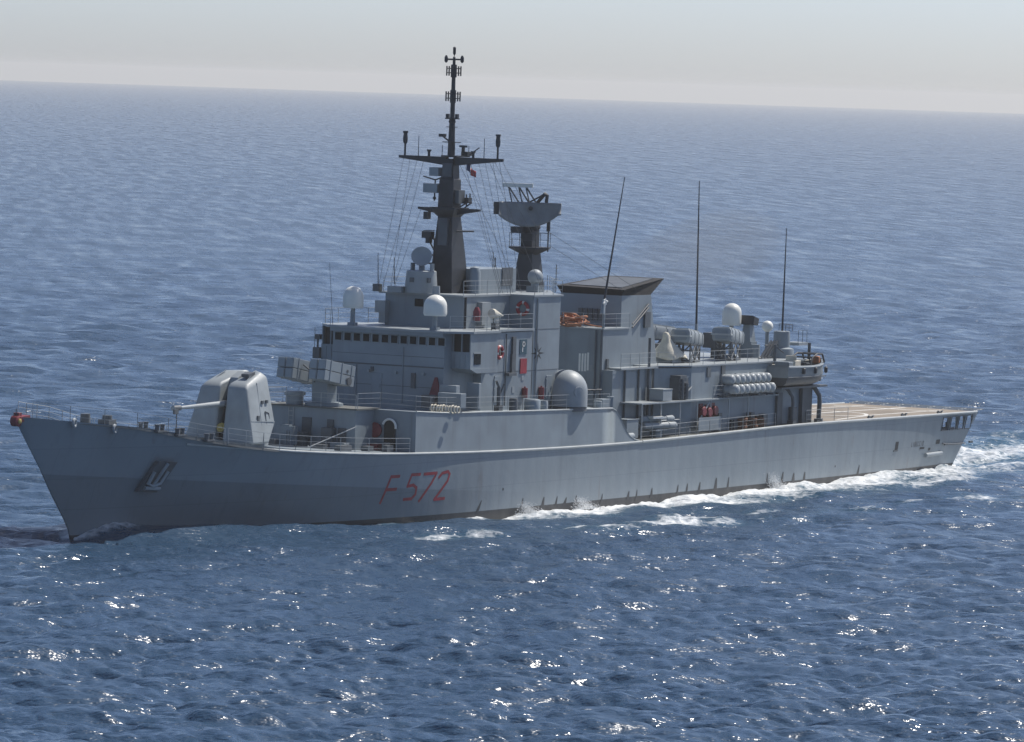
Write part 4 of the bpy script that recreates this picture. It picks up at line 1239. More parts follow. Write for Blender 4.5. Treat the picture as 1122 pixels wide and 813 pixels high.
# pole
mb = MB()
mb.lathe((50.27,0,23.4),(0,0,1),[(0,.26),(1.0,.24),(2.3,.20),(2.35,.26),(2.7,.16),(3.3,.16),(4.0,.15),(5.5,.13),(6.7,.09),(6.75,.03),(7.35,.03)],12)
pole = part(mb, "topmast", 'dark', 40, parent=mast)
def ring_cluster(z, r, h):
    mb = MB(); mb.cyl((50.27,0,z),(50.27,0,z+h),r*.62,r*.62,12)
    for a in range(6):
        w = a*PI/3+.2; c = (50.27+r*1.45*math.cos(w), r*1.45*math.sin(w))
        mb.tube([(c[0],c[1],z+.1),(c[0],c[1],z+h-.1)], .05); mb.tube([(50.27,0,z+h*.35),(c[0],c[1],z+h*.35)], .03); mb.tube([(50.27,0,z+h*.7),(c[0],c[1],z+h*.7)], .03)
    part(mb, "dipole_array", 'dark', 40, parent=mast)
ring_cluster(28.75, .33, .85); ring_cluster(27.05, .33, .85)
mb = MB(); mb.tube([(50.27,-.62,29.95),(50.27,.62,29.95)], .06); 
for yy in (-.62,.62): mb.lathe((50.27,yy,29.72),(0,0,1),[(0,.04),(.1,.12),(.35,.12),(.5,.05)],10)
mb.lathe((50.27,0,30.25),(0,0,1),[(0,.05),(.1,.10),(.5,.10),(.55,.04)],10)
part(mb, "masthead_cross", 'dark', 40, parent=mast)
mb = MB()
mb.box(49.95,50.6,-.38,.38,25.95,26.02); mb.cbox((50.27,.36,26.15),(.2,.2,.3)); mb.cbox((50.27,-.36,26.15),(.2,.2,.3)); part(mb, "pole_bracket", 'dark', parent=mast)
mb = MB(); mb.box(50.0,50.5,-.3,.3,25.4,25.45); part(mb, "pole_bracket", 'dark', parent=mast)
mb = MB()
mb.box(49.9,50.6,-.55,.5,24.38,24.44); mb.cbox((50.1,.62,24.85),(.35,.4,.2)); mb.tube([(50.2,.2,24.5),(50.1,.6,24.8)], .06)
part(mb, "pole_bracket", 'dark', parent=mast)
# boxes on the port and starboard faces
def mbox(p_, d, mt='light', nm="mast_radar_box"):
    mb = MB(); mb.cbox(p_, d); return part(mb, nm, mt, parent=mast, bevel=.04)
mbox((50.00,0.99,22.40), (.6,.72,.58)); mbox((50.00,1.24,21.29), (.6,1.1,.62))
mb = MB(); mb.tube([(50.10,0.45,22.36),(50.2,.3,22.7)], .08); mb.tube([(50.10,0.69,21.31),(50.2,.4,21.3)], .10); mb.tube([(50.00,1.94,22.06),(50.00,1.01,21.85)], .05); mb.tube([(50.00,1.01,21.85),(50.00,1.03,20.44)], .05); mb.ball((50.00,1.03,20.63),.12,8); mb.tube([(50.00,1.01,21.85),(50.2,.4,22.1)], .05)
part(mb, "radar_bracket", 'dark', parent=mast)
mb = MB(); mb.cbox((50.00,1.56,19.44),(.4,.35,.5)); mb.tube([(50.00,1.57,19.62), (50.1,1.2,19.8)], .05); part(mb, "yard_lamp_box", 'dark', parent=mast)
mb = MB(); a = (50.22,-0.75,20.82); mb.box(a[0]-.3,a[0]+.5,-.9,-.35,a[2]-.5,a[2]+.4); part(mb, "esm_box", 'mid', parent=mast)
mb = MB(); 
for (p0, p1) in (((50.42,-1.00,20.40),(51.39,-1.00,20.40)),((50.80,-1.00,20.15),(50.75,-1.00,20.95)),((50.93,-1.20,20.28),(50.89,-1.20,21.02)),((50.16,-0.60,19.95),(50.73,-1.10,20.40)),((50.55,-0.80,19.90),(51.17,-1.20,20.40))): mb.tube([p0,p1], .05)
mb.cbox((50.84,-1.10,20.58),(.5,.3,.3)); part(mb, "aerial_cluster", 'dark', parent=mast)
mb = MB(); mb.tube([(50.26,-0.60,18.46),(50.91,-1.60,18.49)], .06); mb.tube([(49.6,.6,16.8),(49.4,1.9,16.9)], .06); mb.cbox((49.80,1.32,18.16),(.5,.7,.45)); mb.cbox((49.80,1.24,17.80),(.4,.3,.4)); mb.box(49.5,49.8,.5,1.6,16.2,16.3); mb.tube([(49.80,1.69,18.42),(49.80,0.83,18.46)], .03); mb.tube([(49.80,1.32,18.16),(50.2,.6,17.6)], .08); mb.tube([(49.80,1.24,17.80),(50.2,.7,16.6)], .06)
part(mb, "mast_bracket", 'dark', parent=mast)
mb = MB(); mb.tube([(49.30,0.55,14.84),(49.60,0.69,17.89)], .05); mb.tube([(49.30,0.65,14.83),(49.50,0.68,16.17)], .06); part(mb, "mast_ladder", 'dark', parent=mast)
# halyards and stays
mb = MB()
H = [((50.3,3.7,23.3),(46.8,3.3,14.4)),((50.3,3.2,23.3),(47.2,2.6,14.4)),((50.3,2.6,23.3),(47.5,3.4,14.4)),((50.3,2.1,23.25),(48.6,3.4,14.4)),
     ((50.3,-3.7,23.3),(54.4,-3.4,14.4)),((50.3,-3.2,23.3),(53.6,-3.2,14.4)),((50.3,-2.6,23.3),(52.8,-3.5,14.4)),((50.3,-2.1,23.2),(52.4,-3.5,14.4)),((50.3,-1.5,23.1),(51.9,-3.4,14.4)),((50.3,-1.0,23.1),(51.5,-3.4,14.4)),
     ((50.3,-2.3,19.95),(52.0,-3.2,14.4)),((50.3,2.2,19.95),(48.6,3.2,14.4)),((50.3,-3.9,23.35),(60.6,-1.2,18.2)),((50.3,-3.3,23.3),(60.2,-.8,18.2)),((50.3,-.5,23.2),(58.5,-1.0,14.4)),((50.3,-2.9,23.3),(57.4,-3.4,14.4))]
for a, b in H: mb.tube([a, b], .013, 4)
part(mb, "halyard", 'mid')
mb = MB()
for a, b in (((61.6,-1.5,17.4),(70.3,-2.6,14.2)),((61.7,-1.2,18.4),(72.0,-2.6,14.4))): mb.tube([a, b], .014, 4)
part(mb, "wire_stay", 'mid')
# flag at the yard
fx, fy, fz = (50.12,-1.30,22.79)
nv = 8; vs_ = []; fs = []
for i in range(nv+1):
    for j in range(4):
        u_ = i/nv
        vs_.append((fx+u_*.75, fy-.12*math.sin(u_*7)-.25*u_, fz+.32-.17*j-.55*u_+.05*math.sin(u_*5+j)))
for i in range(nv):
    for j in range(3): fs.append((i*4+j,(i+1)*4+j,(i+1)*4+j+1,i*4+j+1))
def flag_mat():
    m, n, l = new_mat("flag_cloth"); b = n["Principled BSDF"]; tc = n.new("ShaderNodeTexCoord"); s_ = n.new("ShaderNodeSeparateXYZ")
    l.new(tc.outputs["Object"], s_.inputs[0]); rp = n.new("ShaderNodeValToRGB"); mr = n.new("ShaderNodeMapRange")
    mr.inputs[1].default_value = fx; mr.inputs[2].default_value = fx+.75; l.new(s_.outputs[0], mr.inputs[0]); l.new(mr.outputs[0], rp.inputs[0])
    e = rp.color_ramp.elements; rp.color_ramp.interpolation = 'CONSTANT'
    e[0].color = (.03,.05,.12,1); e[1].position = .36; e[1].color = (.55,.55,.52,1); q = rp.color_ramp.elements.new(.66); q.color = (.35,.03,.04,1)
    l.new(rp.outputs[0], b.inputs["Base Color"]); b.inputs["Roughness"].default_value = .8
    return m
mb = MB(); mb.add(vs_, fs); fl = mb.build("flag", flag_mat(), None, 60)
sm_ = fl.modifiers.new("thick", 'SOLIDIFY'); sm_.thickness = .01
tag(fl, "small red white and blue flag hanging under the mast yardarm", "flag")

# ------------------------------------------------------------------ deck between the masts
mb = MB(); x, y, z = (51.17,-1.60,14.54)
mb.lathe((x,y,14.3),(0,0,1),[(0,.42),(1.45,.40),(1.75,.30),(1.85,.1)],16); part(mb, "ventilation_drum", 'grey', 40)
a = (51.37,-1.80,14.55); b = (56.44,-1.80,14.47)
mb = MB(); mb.prism([(a[0],-1.8),(b[0],-1.8),(b[0],1.2),(a[0],1.2)], 14.32, 15.95); eq = part(mb, "equipment_house", 'grey')
c = (55.19,-1.80,15.41)
mb = MB(); mb.box(c[0]-.7,c[0]+.7,-1.86,-1.803,c[2]-.62,c[2]+.62); part(mb, "louvre_door", 'mid', parent=eq)
mb = MB(); mb.cyl((55.5,-.5,15.9),(55.5,-.5,17.0),.03); mb.cyl((57,.2,15.9),(57,.2,16.6),.05); part(mb, "short_aerial", 'mid')
# second mast with the air-search radar
M2 = 61.35
mb = MB()
mb.hexa([(M2-.85,-.80,14.3),(M2+.85,-.80,14.3),(M2+.85,.80,14.3),(M2-.85,.80,14.3)], [(M2-.55,-.5,17.2),(M2+.55,-.5,17.2),(M2+.55,.5,17.2),(M2-.55,.5,17.2)])
mb.lathe((M2,0,16.75),(0,0,1),[(0,.55),(.45,1.5),(.55,1.5)],8)
mb.cbox((M2,0,18.0),(1.0,.9,1.5)); mb.lathe((M2,0,18.4),(0,0,1),[(0,.55),(.25,.72),(.55,.66),(.62,.3),(.8,.25)],14)
mb.cbox((M2-.7,.5,18.45),(.7,.9,.45))
m2 = part(mb, "radar_mast", 'dark')
rail([(M2+1.45*math.cos(w),1.45*math.sin(w),17.3) for w in np.linspace(0,2*PI,9)], .95, 1.2, 2, mat='mid')
mb = MB(); x, y, z = (61.75,-1.20,17.87)
mb.cyl((x,-1.2,17.0),(x,-1.2,19.2),.05); mb.cyl((x,-1.2,18.4),(x,-1.2,19.3),.13,.13,10); part(mb, "navigation_light", 'dark', 40)
# antenna: a long curved reflector turning on the mast head
th = math.radians(-63)           # reflector's long axis, from +x
L2 = 2.1
axl = Vector((math.cos(th), math.sin(th), 0)); axn = Vector((-math.sin(th)*-1, math.cos(th)*-1, 0))
if axn.dot(Vector((-.87,-.5,0))) < 0: axn = -axn
cen = Vector((M2, 0, 19.95))
vs_ = []; fs = []; NU, NVV = 20, 8
for i in range(NU+1):
    u_ = -1+2*i/NU
    for j in range(NVV+1):
        v_ = j/NVV
        low = -1.25*(1-min(1.0, abs(u_+.08))**2.1*.72)
        zz = .42+(low-.42)*(1-v_)
        dep = .75*u_*u_+.9*(1-v_)**2*.5
        vs_.append(cen+axl*(u_*L2)+axn*(.45+dep)+Vector((0,0,zz)))
for i in range(NU):
    for j in range(NVV): fs.append((i*(NVV+1)+j,(i+1)*(NVV+1)+j,(i+1)*(NVV+1)+j+1,i*(NVV+1)+j+1))
mb = MB(); mb.add(vs_, fs); ref = part(mb, "radar_reflector", 'radar', 60)
sm_ = ref.modifiers.new("thick", 'SOLIDIFY'); sm_.thickness = .07
mb = MB()
mb.cbox(cen+axl*(-L2-.18)+axn*(.4)+Vector((0,0,-.05)), (.5,.7,.85), th); 
part(mb, "radar_end_box", 'dark', parent=ref)
mb = MB()
mb.tube([cen+axn*.1+axl*.35+Vector((0,0,.3)), cen+axn*1.35+axl*1.0+Vector((0,0,1.05)), cen+axn*1.5+axl*1.15+Vector((0,0,.95)), cen+axn*1.45+axl*1.1+Vector((0,0,.45))], .12, 8)
mb.tube([cen+axn*.1+axl*-.3+Vector((0,0,.3)), cen+axn*1.35+axl*1.0+Vector((0,0,1.05))], .06, 8)
part(mb, "feed_horn", 'dark', 40, parent=ref)
mb = MB(); mb.cbox(cen+axl*(-.95)+axn*.2+Vector((0,0,1.55)), (2.1,.45,.28), th)
part(mb, "iff_antenna", 'radome', parent=ref)
mb = MB()
for a_ in (-1.6,-.9,-.4): 
    mb.tube([cen+axl*a_+axn*.2+Vector((0,0,1.5)), cen+axl*(a_+.75)+axn*(-.2)+Vector((0,0,.35))], .06, 6)
    mb.tube([cen+axl*a_+axn*.2+Vector((0,0,1.5)), cen+axl*(a_+.3)+axn*(.4)+Vector((0,0,.35))], .05, 6)
part(mb, "antenna_strut", 'mid', parent=ref)
mb = MB(); mb.tube([cen+Vector((0,0,-1.0)), cen+Vector((0,0,.3))-axn*.35], .22, 10); mb.cbox(cen-axn*.2+Vector((0,0,-.2)),(1.2,.5,1.0),th); mb.tube([cen,cen+axn*.7],.15,8); part(mb, "turning_gear", 'dark', 40, parent=ref)
# small dish ahead of the radar mast
x, y, z = (58.73,-2.00,14.32)
mb = MB(); mb.cbox((x,y,14.5),(.8,.9,.4)); mb.cyl((x,y,14.6),(x,y,15.1),.28); t_ = part(mb, "tracking_dome", 'grey', 40)
mb = MB(); mb.ball((x,y,15.35),.53,20); part(mb, "dome_shell", 'light', 60, parent=t_)
# yagi aerials at the after corner
mb = MB(); x, y, z = (60.56,-2.60,14.69)
mb.tube([(x,y,14.3),(x,y,16.2)], .03); 
for k in range(4): mb.tube([(x-.3,y-.1,14.9+.35*k),(x+.4,y+.1,14.9+.35*k)], .02)
mb.tube([(x-1.2,y,14.3),(x-1.2,y,15.5)], .02); mb.tube([(x-2.2,y,14.3),(x-2.2,y,15.3)], .02)
part(mb, "yagi_aerial", 'mid')

# ------------------------------------------------------------------ funnel and casing
mb = MB()
mb.prism([(66.4,-3.2),(70.6,-3.2),(70.6,3.2),(66.4,3.2)], 6.3, 11.62)
cas = part(mb, "engine_casing", 'grey')
mb = MB(); mb.prism([(66.3,-3.3),(70.2,-3.3),(70.2,3.3),(66.3,3.3)], 11.62, 11.72); part(mb, "casing_deck", 'light', parent=cas)
mb = MB()
mb.hexa([(70.3,-2.45,6.3),(76.4,-2.45,6.3),(76.4,2.45,6.3),(70.3,2.45,6.3)], [(70.3,-2.45,13.9),(74.6,-2.45,13.9),(74.6,2.45,13.9),(70.3,2.45,13.9)])
fun = part(mb, "funnel", 'grey')
mb = MB()
bo = [(70.32,-2.42,13.9),(74.58,-2.42,13.9),(74.58,2.42,13.9),(70.32,2.42,13.9)]
to = [(70.15,-2.72,14.32),(76.85,-2.25,15.02),(76.85,2.25,15.02),(70.15,2.72,14.42)]
mb.hexa(bo, to)
cap = part(mb, "funnel_cap", 'funnelcap', parent=fun)
mb = MB(); ti = [(70.9,-2.1,14.46),(76.0,-1.75,15.0),(76.0,1.75,15.0),(70.9,2.1,14.52)]
mb.hexa([(a,b,c-.2) for a,b,c in ti], ti); part(mb, "uptake_grating", 'mid', parent=fun)
mb = MB()
for k in range(5): mb.box(70.16,70.29,-.9+.42*k-.14,-.9+.42*k+.14,12.1,12.9)
part(mb, "intake_louvre", 'mid', parent=fun)
mb = MB(); mb.box(73.6,74.4,-2.6,-2.46,11.6,12.7); part(mb, "side_louvre", 'mid', parent=fun)
mb = MB(); mb.tube([(70.6,-3.2,11.7),(74.2,-2.5,13.0)], .06); mb.tube([(70.6,-3.2,11.95),(74.2,-2.5,13.25)], .05); part(mb, "casing_stay", 'dark')
# pale stripes on the casing front
for i, a in enumerate(((66.36,-1.42,9.29),(66.36,-1.65,9.30),(66.36,-1.87,9.31),(66.36,-2.08,9.38))):
    mb = MB(); mb.box(66.38,66.397,a[1]-.075,a[1]+.075,a[2]-.62,a[2]+.62)
    part(mb, "stripe", 'white', parent=cas)
mb = MB(); a = (66.36,-2.35,8.96); mb.box(66.36,66.397,a[1]-.14,a[1]+.14,a[2]-.2,a[2]+.2); part(mb, "notice", 'light', parent=cas)
for yy in (-3.14,-2.7,1.5):
    mb = MB(); mb.cyl((66.3,yy,6.3),(66.3,yy,11.6),.06); part(mb, "casing_pipe", 'mid', parent=cas)
mb = MB(); mb.box(66.9,67.2,-3.3,-3.2,8.0,9.6); part(mb, "casing_hatch", 'mid', parent=cas)
rail([(66.35,3.1,11.72),(66.35,-3.2,11.72),(70.2,-3.2,11.72)], 1.0, 1.6)
# heap of orange lines on the casing deck
mb = MB()
c0 = (67.20,0.01,12.05)
for k in range(16):
    w = random.uniform(0, PI); r = random.uniform(.35, .75)
    cx = (67.2+random.uniform(-.5,.5), c0[1]+random.uniform(-1.1,.9), 11.95+random.uniform(0,.55))
    mb.ring(cx, (random.uniform(-.5,.5),random.uniform(-.4,.4),1), r, .07, 16, 6)
for k in range(6):
    mb.tube([(67.2,c0[1]+.8,12.35),(67.3,c0[1]-.8-.2*k,12.0-.03*k),(67.5,c0[1]-2.2-.1*k,11.78)], .05)
o = part(mb, "rope_heap", 'orange', 60); o.parent = None
tag(o, "orange heap of coiled lines on the ledge before the funnel", "rope")

# aft ledge and rails at the hangar roof level
mb = MB(); mb.prism([(67.2,-4.3),(72.6,-4.3),(72.6,-3.2),(67.2,-3.2)], 8.86, 8.98); part(mb, "casing_ledge", 'light')
rail([(67.2,-4.25,8.98),(72.6,-4.25,8.98),(75.6,-5.2,8.98)], 1.0, 1.5)
mb = MB(); mb.prism([(66.5,-4.0),(72.4,-4.0),(75.7,-5.3),(75.7,4.0),(66.5,4.0)], 4.0, 8.85); part(mb, "boiler_house", 'grey')
mb = MB(); 
for (x_, y_) in ((68.2,-4.08),(70.2,-4.08),(72.3,-4.1)): mb.cyl((x_,y_,4.2),(x_,y_,8.85),.07)
mb.cyl((71.5,-4.15,5.5),(71.5,-4.15,11.0),.10)
part(mb, "wall_pipe", 'mid', 40)
# hangar
HZ = 9.0
mb = MB(); mb.prism([(75.7,-5.3),(94.2,-5.3),(94.2,5.3),(75.7,5.3)], 4.0, HZ-.08); hang = part(mb, "hangar", 'grey')
mb = MB(); mb.prism([(72.3,-3.9),(75.6,-5.4),(94.3,-5.4),(94.3,5.4),(75.6,5.4),(72.3,3.9)], HZ-.08, HZ+.02); part(mb, "hangar_roof", 'light', parent=hang)
for a, w, h in (((78.24,-5.30,8.47),.5,.7),((80.45,-5.30,8.60),.55,.6)):
    mb = MB(); mb.box(a[0]-w/2,a[0]+w/2,-5.38,-5.303,a[2]-h/2,a[2]+h/2); part(mb, "hangar_vent", 'mid', parent=hang)
rail([(75.8,-5.25,HZ+.02),(86,-5.25,HZ+.02)], .95, 1.6)
rail([(75.8,5.25,HZ+.02),(94,5.25,HZ+.02)], .95, 1.6)
mb = MB(); mb.box(92.6,94.15,-5.6,-5.32,4.3,8.2); part(mb, "hangar_frame", 'mid', parent=hang)
mb = MB(); mb.box(88.8,89.6,-5.5,-5.32,4.3,6.7); part(mb, "hangar_frame", 'mid', parent=hang)

# close-range gun mount, port and starboard
def gun_dome(x, y, z, ang, name="gun_mount"):
    mb = MB(); mb.lathe((x,y,z-.15),(0,0,1),[(0,1.45),(.25,1.45),(.3,1.3)],28); t = part(mb, name, 'mid', 40)
    d = Vector((math.cos(ang), math.sin(ang), 0)); s_ = Vector((-math.sin(ang), math.cos(ang), 0))
    if s_.y > 0: s_ = -s_       # towards port
    for sg in (1, -1):
        NR = 10; NA = 18
        vs_ = []; fs = []
        prof = [(0,1.38),(1.0,1.38)]+[(1.0+1.46*math.sin(a_), 1.38*math.cos(a_)) for a_ in np.linspace(.15, PI/2, 9)]
        for (h_, r_) in prof:
            for k in range(NA+1):
                w = PI*k/NA
                q = Vector((x,y,z+.15+h_))+d*(r_*math.cos(w))+s_*sg*(.17+r_*math.sin(w)*.98)
                vs_.append(q)
        n1_ = NA+1
        for i in range(len(prof)-1):
            for k in range(NA): fs.append((i*n1_+k, i*n1_+k+1, (i+1)*n1_+k+1, (i+1)*n1_+k) if sg < 0 else (i*n1_+k, (i+1)*n1_+k, (i+1)*n1_+k+1, i*n1_+k+1))
        # flat inner wall
        inner = [i*n1_ for i in range(len(prof))]+[i*n1_+NA for i in range(len(prof)-1,-1,-1)]
        fs.append(tuple(inner))
        mb = MB(); mb.add(vs_, fs); part(mb, "dome_half", 'light', 40, parent=t)
    mb = MB(); c = Vector((x,y,z+1.2))
    mb.lathe(c-s_*.15, s_, [(0,1.0),(.3,1.0)], 20); part(mb, "gun_cradle", 'black', parent=t)
    for sg in (-1, 1):
        mb = MB(); b0 = c+s_*sg*.10+d*.9
        mb.lathe(b0, d, [(0,.08),(.9,.06),(1.9,.045),(1.95,.075),(2.2,.075)], 10); part(mb, "gun_barrel", 'dark', 40, parent=t)
    mb = MB(); cc = Vector((x,y,z+1.15))+s_*1.42-d*.1
    mb.lathe(cc, s_, [(0,.42),(.06,.42),(.08,.34),(.06,.3)], 20); part(mb, "access_cover", 'light', 40, parent=t)
DG = (57.53,-5.35,6.75)
gun_dome(DG[0], -5.35, 6.62, math.radians(-20))
gun_dome(DG[0], 5.35, 6.62, math.radians(20))
mb = MB(); x, y, z = (62.60,-5.20,6.89)
mb.cbox((x,-5.4,upper_z(x)+.3),(1.2,.7,.6)); mb.cyl((x-1.0,-5.6,upper_z(x)),(x-1.0,-5.6,upper_z(x)+.5),.3); mb.cyl((x+.8,-5.6,upper_z(x)),(x+.8,-5.6,upper_z(x)+.75),.25)
part(mb, "ammunition_locker", 'grey', bevel=.03)

# ------------------------------------------------------------------ port waist
mb = MB(); mb.prism([(67.7,-5.75),(78.4,-5.75),(78.4,-4.0),(67.7,-4.0)], 6.52, 6.62); plat = part(mb, "waist_platform", 'light')
rail([(78.3,-5.7,6.62),(85.5,-5.7,6.62)], .0+.9, 1.6)
for x_ in (68.0,70.8,73.6,76.2,78.2,81,84):
    mb = MB(); mb.cyl((x_,-5.6,4.15),(x_,-5.6,6.55),.055)
    if x_ == 76.2: mb.tube([(76.2,-5.6,4.8),(78.0,-5.6,6.4)], .06)
    if x_ == 70.8: mb.tube([(70.8,-5.6,5.3),(73.6,-5.6,5.3)], .04)
    part(mb, "platform_post", 'steel')
mb = MB(); mb.prism([(78.4,-5.75),(88.5,-5.75),(88.5,-5.2),(78.4,-5.2)], 6.54, 6.62); part(mb, "waist_walkway", 'light')
a = (71.80,-5.00,7.09)
mb = MB(); mb.cbox((a[0],-5.0,7.05),(1.35,1.1,.78)); mb.cbox((a[0],-5.0,7.46),(1.42,1.16,.06)); o = part(mb, "deck_crate", 'light', bevel=.02); o.parent = None
tag(o, "pale flat-topped box on the waist platform below the funnel", "box")
a = (74.50,-5.00,7.14)
mb = MB(); mb.cbox((a[0],-4.9,7.4),(1.3,.9,1.5)); mb.cyl((a[0]-.3,-5.4,6.7),(a[0]-.3,-5.4,8.1),.14); mb.cyl((a[0]+.3,-5.4,6.7),(a[0]+.3,-5.4,7.8),.18)
mb.cbox((a[0]-.1,-5.0,8.25),(1.0,.8,.2))
for k in range(4): mb.cbox((a[0],-5.38,6.95+.3*k),(1.2,.08,.08))
crn = part(mb, "boat_crane", 'mid')
mb = MB(); mb.cbox((a[0]+.9,-5.1,8.22),(1.3,.25,.12)); mb.tube([(a[0]+.7,-5.3,7.2),(a[0]+1.2,-5.35,7.5)], .07); part(mb, "crane_jib", 'light', parent=crn)
# triple torpedo tubes
tx, ty, tz = (70.91,-5.20,4.90)
mb = MB(); mb.cyl((tx,ty,4.15),(tx,ty,4.6),.45,.4,16); mb.cbox((tx,ty,4.65),(1.6,.9,.12)); tt = part(mb, "torpedo_launcher", 'grey', 40)
dT = Vector((math.cos(math.radians(-12)), math.sin(math.radians(-12)), 0)); sT = Vector((-dT.y, dT.x, 0))
for (s_, h_) in ((-.27,4.95),(.27,4.95),(0,5.40)):
    mb = MB(); c = Vector((tx,ty,h_))+sT*s_
    mb.lathe(c-dT*1.75, dT, [(0,.20),(.05,.25),(.7,.25),(.72,.28),(.85,.28),(.87,.25),(2.6,.25),(2.62,.28),(2.75,.28),(2.77,.25),(3.4,.25),(3.5,.2)], 16)
    part(mb, "torpedo_tube", 'light', 35, parent=tt)
mb = MB(); mb.cbox((tx-.6,ty-.3,5.55),(1.2,.5,.14),-.2); part(mb, "tube_cover", 'white', parent=tt)
a = (66.81,-5.20,5.55)
mb = MB(); mb.cbox((a[0],-5.1,4.85),(1.7,.9,1.3)); mb.cbox((a[0],-5.1,5.53),(1.8,1.0,.06)); part(mb, "waist_locker", 'grey', bevel=.03)
a = (65.54,-5.90,4.44)
mb = MB(); mb.lathe((a[0]-.7,-5.95,4.42),(1,0,0),[(0,.1),(.08,.25),(1.2,.25),(1.3,.1)],14); part(mb, "paravane_drum", 'light', 35)
a = (77.51,-5.90,4.83)
mb = MB(); mb.box(a[0]-1.7,a[0]+1.7,-5.98,-5.92,4.4,5.35); part(mb, "waist_screen", 'grey')
for k, px_ in enumerate(((77.14,-5.40,5.79),(78.04,-5.40,5.69),(78.94,-5.40,5.79))):
    mb = MB(); mb.lathe((px_[0],-5.45,px_[2]-.05),(0,-1,0),[(0,.30),(.05,.36),(.22,.36),(.27,.30)],16); mb.box(px_[0]-.25,px_[0]+.25,-5.42,-5.32,px_[2]-.5,px_[2]+.5)
    part(mb, "hose_reel", 'red', 35)
for k, px_ in enumerate(((82.82,-5.90,4.84),(84.24,-5.90,4.85),(85.54,-5.90,4.74))):
    x_ = px_[0]; z_ = sheer(x_); mb = MB()
    for q in range(7): mb.ring((x_+random.uniform(-.1,.1),-5.75+random.uniform(-.05,.05),z_+.12+.10*q),(random.uniform(-.2,.2),random.uniform(-.2,.2),1),.36+random.uniform(-.06,.05),.085,14,6)
    o = part(mb, "rope_coil", 'brown', 60); o.parent = None
    tag(o, ["brown rope coil on the waist deck, nearest the bow of three in a row","brown rope coil between two others on the waist deck","brown rope coil on the waist deck, nearest the boat davit"][k], "rope", "brown rope coils on the waist deck")
mb = MB()
for (x_, w_, h_) in ((79.6,.5,1.3),(82.2,.9,.7),(84.6,.5,1.1),(86.6,.7,.9),(91.3,.6,1.2),(93.5,.5,.8)):
    mb.cbox((x_,-5.5,sheer(x_)+h_/2+.03),(w_,.4,h_))
part(mb, "waist_cabinet", 'mid')

# life raft canisters in their rack
mb = MB()
for zz in (7.28, 7.92):
    mb.tube([(79.9,-5.5 if zz > 7.5 else -5.9,zz-.36),(86.6,-5.5 if zz > 7.5 else -5.9,zz-.36)], .05)
for x_ in (79.8,82,84.3,86.7):
    mb.tube([(x_,-5.7,6.6),(x_,-5.5,8.3)], .05); mb.tube([(x_,-6.2,6.75),(x_,-5.3,6.75)], .05)
part(mb, "raft_rack", 'mid')
NC = 8
mb = MB()
mb.lathe((0,-.62,0),(0,1,0),[(0,.05),(.03,.24),(.12,.33),(.2,.345),(.56,.345),(.57,.365),(.66,.365),(.67,.345),(1.05,.345),(1.13,.33),(1.21,.24),(1.24,.05)],16)
words = ["nearest the bow","second from the bow end","third from the bow end","fourth from the bow end","fourth from the boat end","third from the boat end","second from the boat end","nearest the boat"]
first = None
for row, (yy, zz, rn) in enumerate(((-5.65,7.92,"upper"),(-5.95,7.24,"lower"))):
    for k in range(NC):
        lab = "silver life raft canister in the %s row, %s" % (rn, words[k])
        loc = (80.45+.80*k+(.15 if row else 0), yy, zz)
        if first is None:
            o = part(mb, "life_raft_canister", 'raft', 40); o.parent = None; first = o
        else:
            o = first.copy(); COL.objects.link(o)
        o.location = loc
        tag(o, lab, "life raft", "life raft canisters on the hangar side")

# ------------------------------------------------------------------ hangar-roof weapons
# covered tracking radar: cream canvas tent
x, y, z = (77.89,-2.20,9.87)
mb = MB(); mb.cyl((x,y,HZ),(x,y,HZ+.6),.6,.5,16); mb.cbox((x,y,HZ+.2),(1.4,1.4,.4)); td = part(mb, "tracking_director", 'grey', 40)
rings_ = [(.35,1.25),(.5,1.22),(.85,.95),(1.2,.66),(1.5,.42),(1.75,.30),(1.95,.26),(2.15,.18),(2.2,.03)]
vs_ = []; fs = []; NA = 28
for i, (h_, r_) in enumerate(rings_):
    for k in range(NA):
        w = 2*PI*k/NA; rr_ = r_*(1+.10*math.sin(5*w+.7)*(1-i/9)+.04*math.sin(11*w))
        sq = 1+.25*max(0,math.cos(w-.3))*(1-i/8)
        vs_.append((x+.10*i*-.6+rr_*sq*math.cos(w), y+rr_*math.sin(w), HZ+h_+(.12*math.sin(3*w) if i < 2 else 0)))
for i in range(len(rings_)-1):
    for k in range(NA): fs.append((i*NA+k, i*NA+(k+1)%NA, (i+1)*NA+(k+1)%NA, (i+1)*NA+k))
fs.append(tuple(len(rings_[:-1])*NA+k for k in range(NA))); fs.append(tuple(range(NA-1,-1,-1)))
mb = MB(); mb.add(vs_, fs); part(mb, "canvas_hood", 'canvas', 60, parent=td)
mb = MB()
for w in (.5,2.4,3.9): mb.tube([(x+.9*math.cos(w),y+.9*math.sin(w),HZ+.5),(x+1.0*math.cos(w),y+1.0*math.sin(w),HZ)], .06)
mb.cbox((x+1.8,y+.4,HZ+.5),(.8,.8,.9)); mb.cbox((x+1.6,y+1.6,HZ+.9),(1.2,.6,.7))
part(mb, "director_leg", 'mid', parent=td)

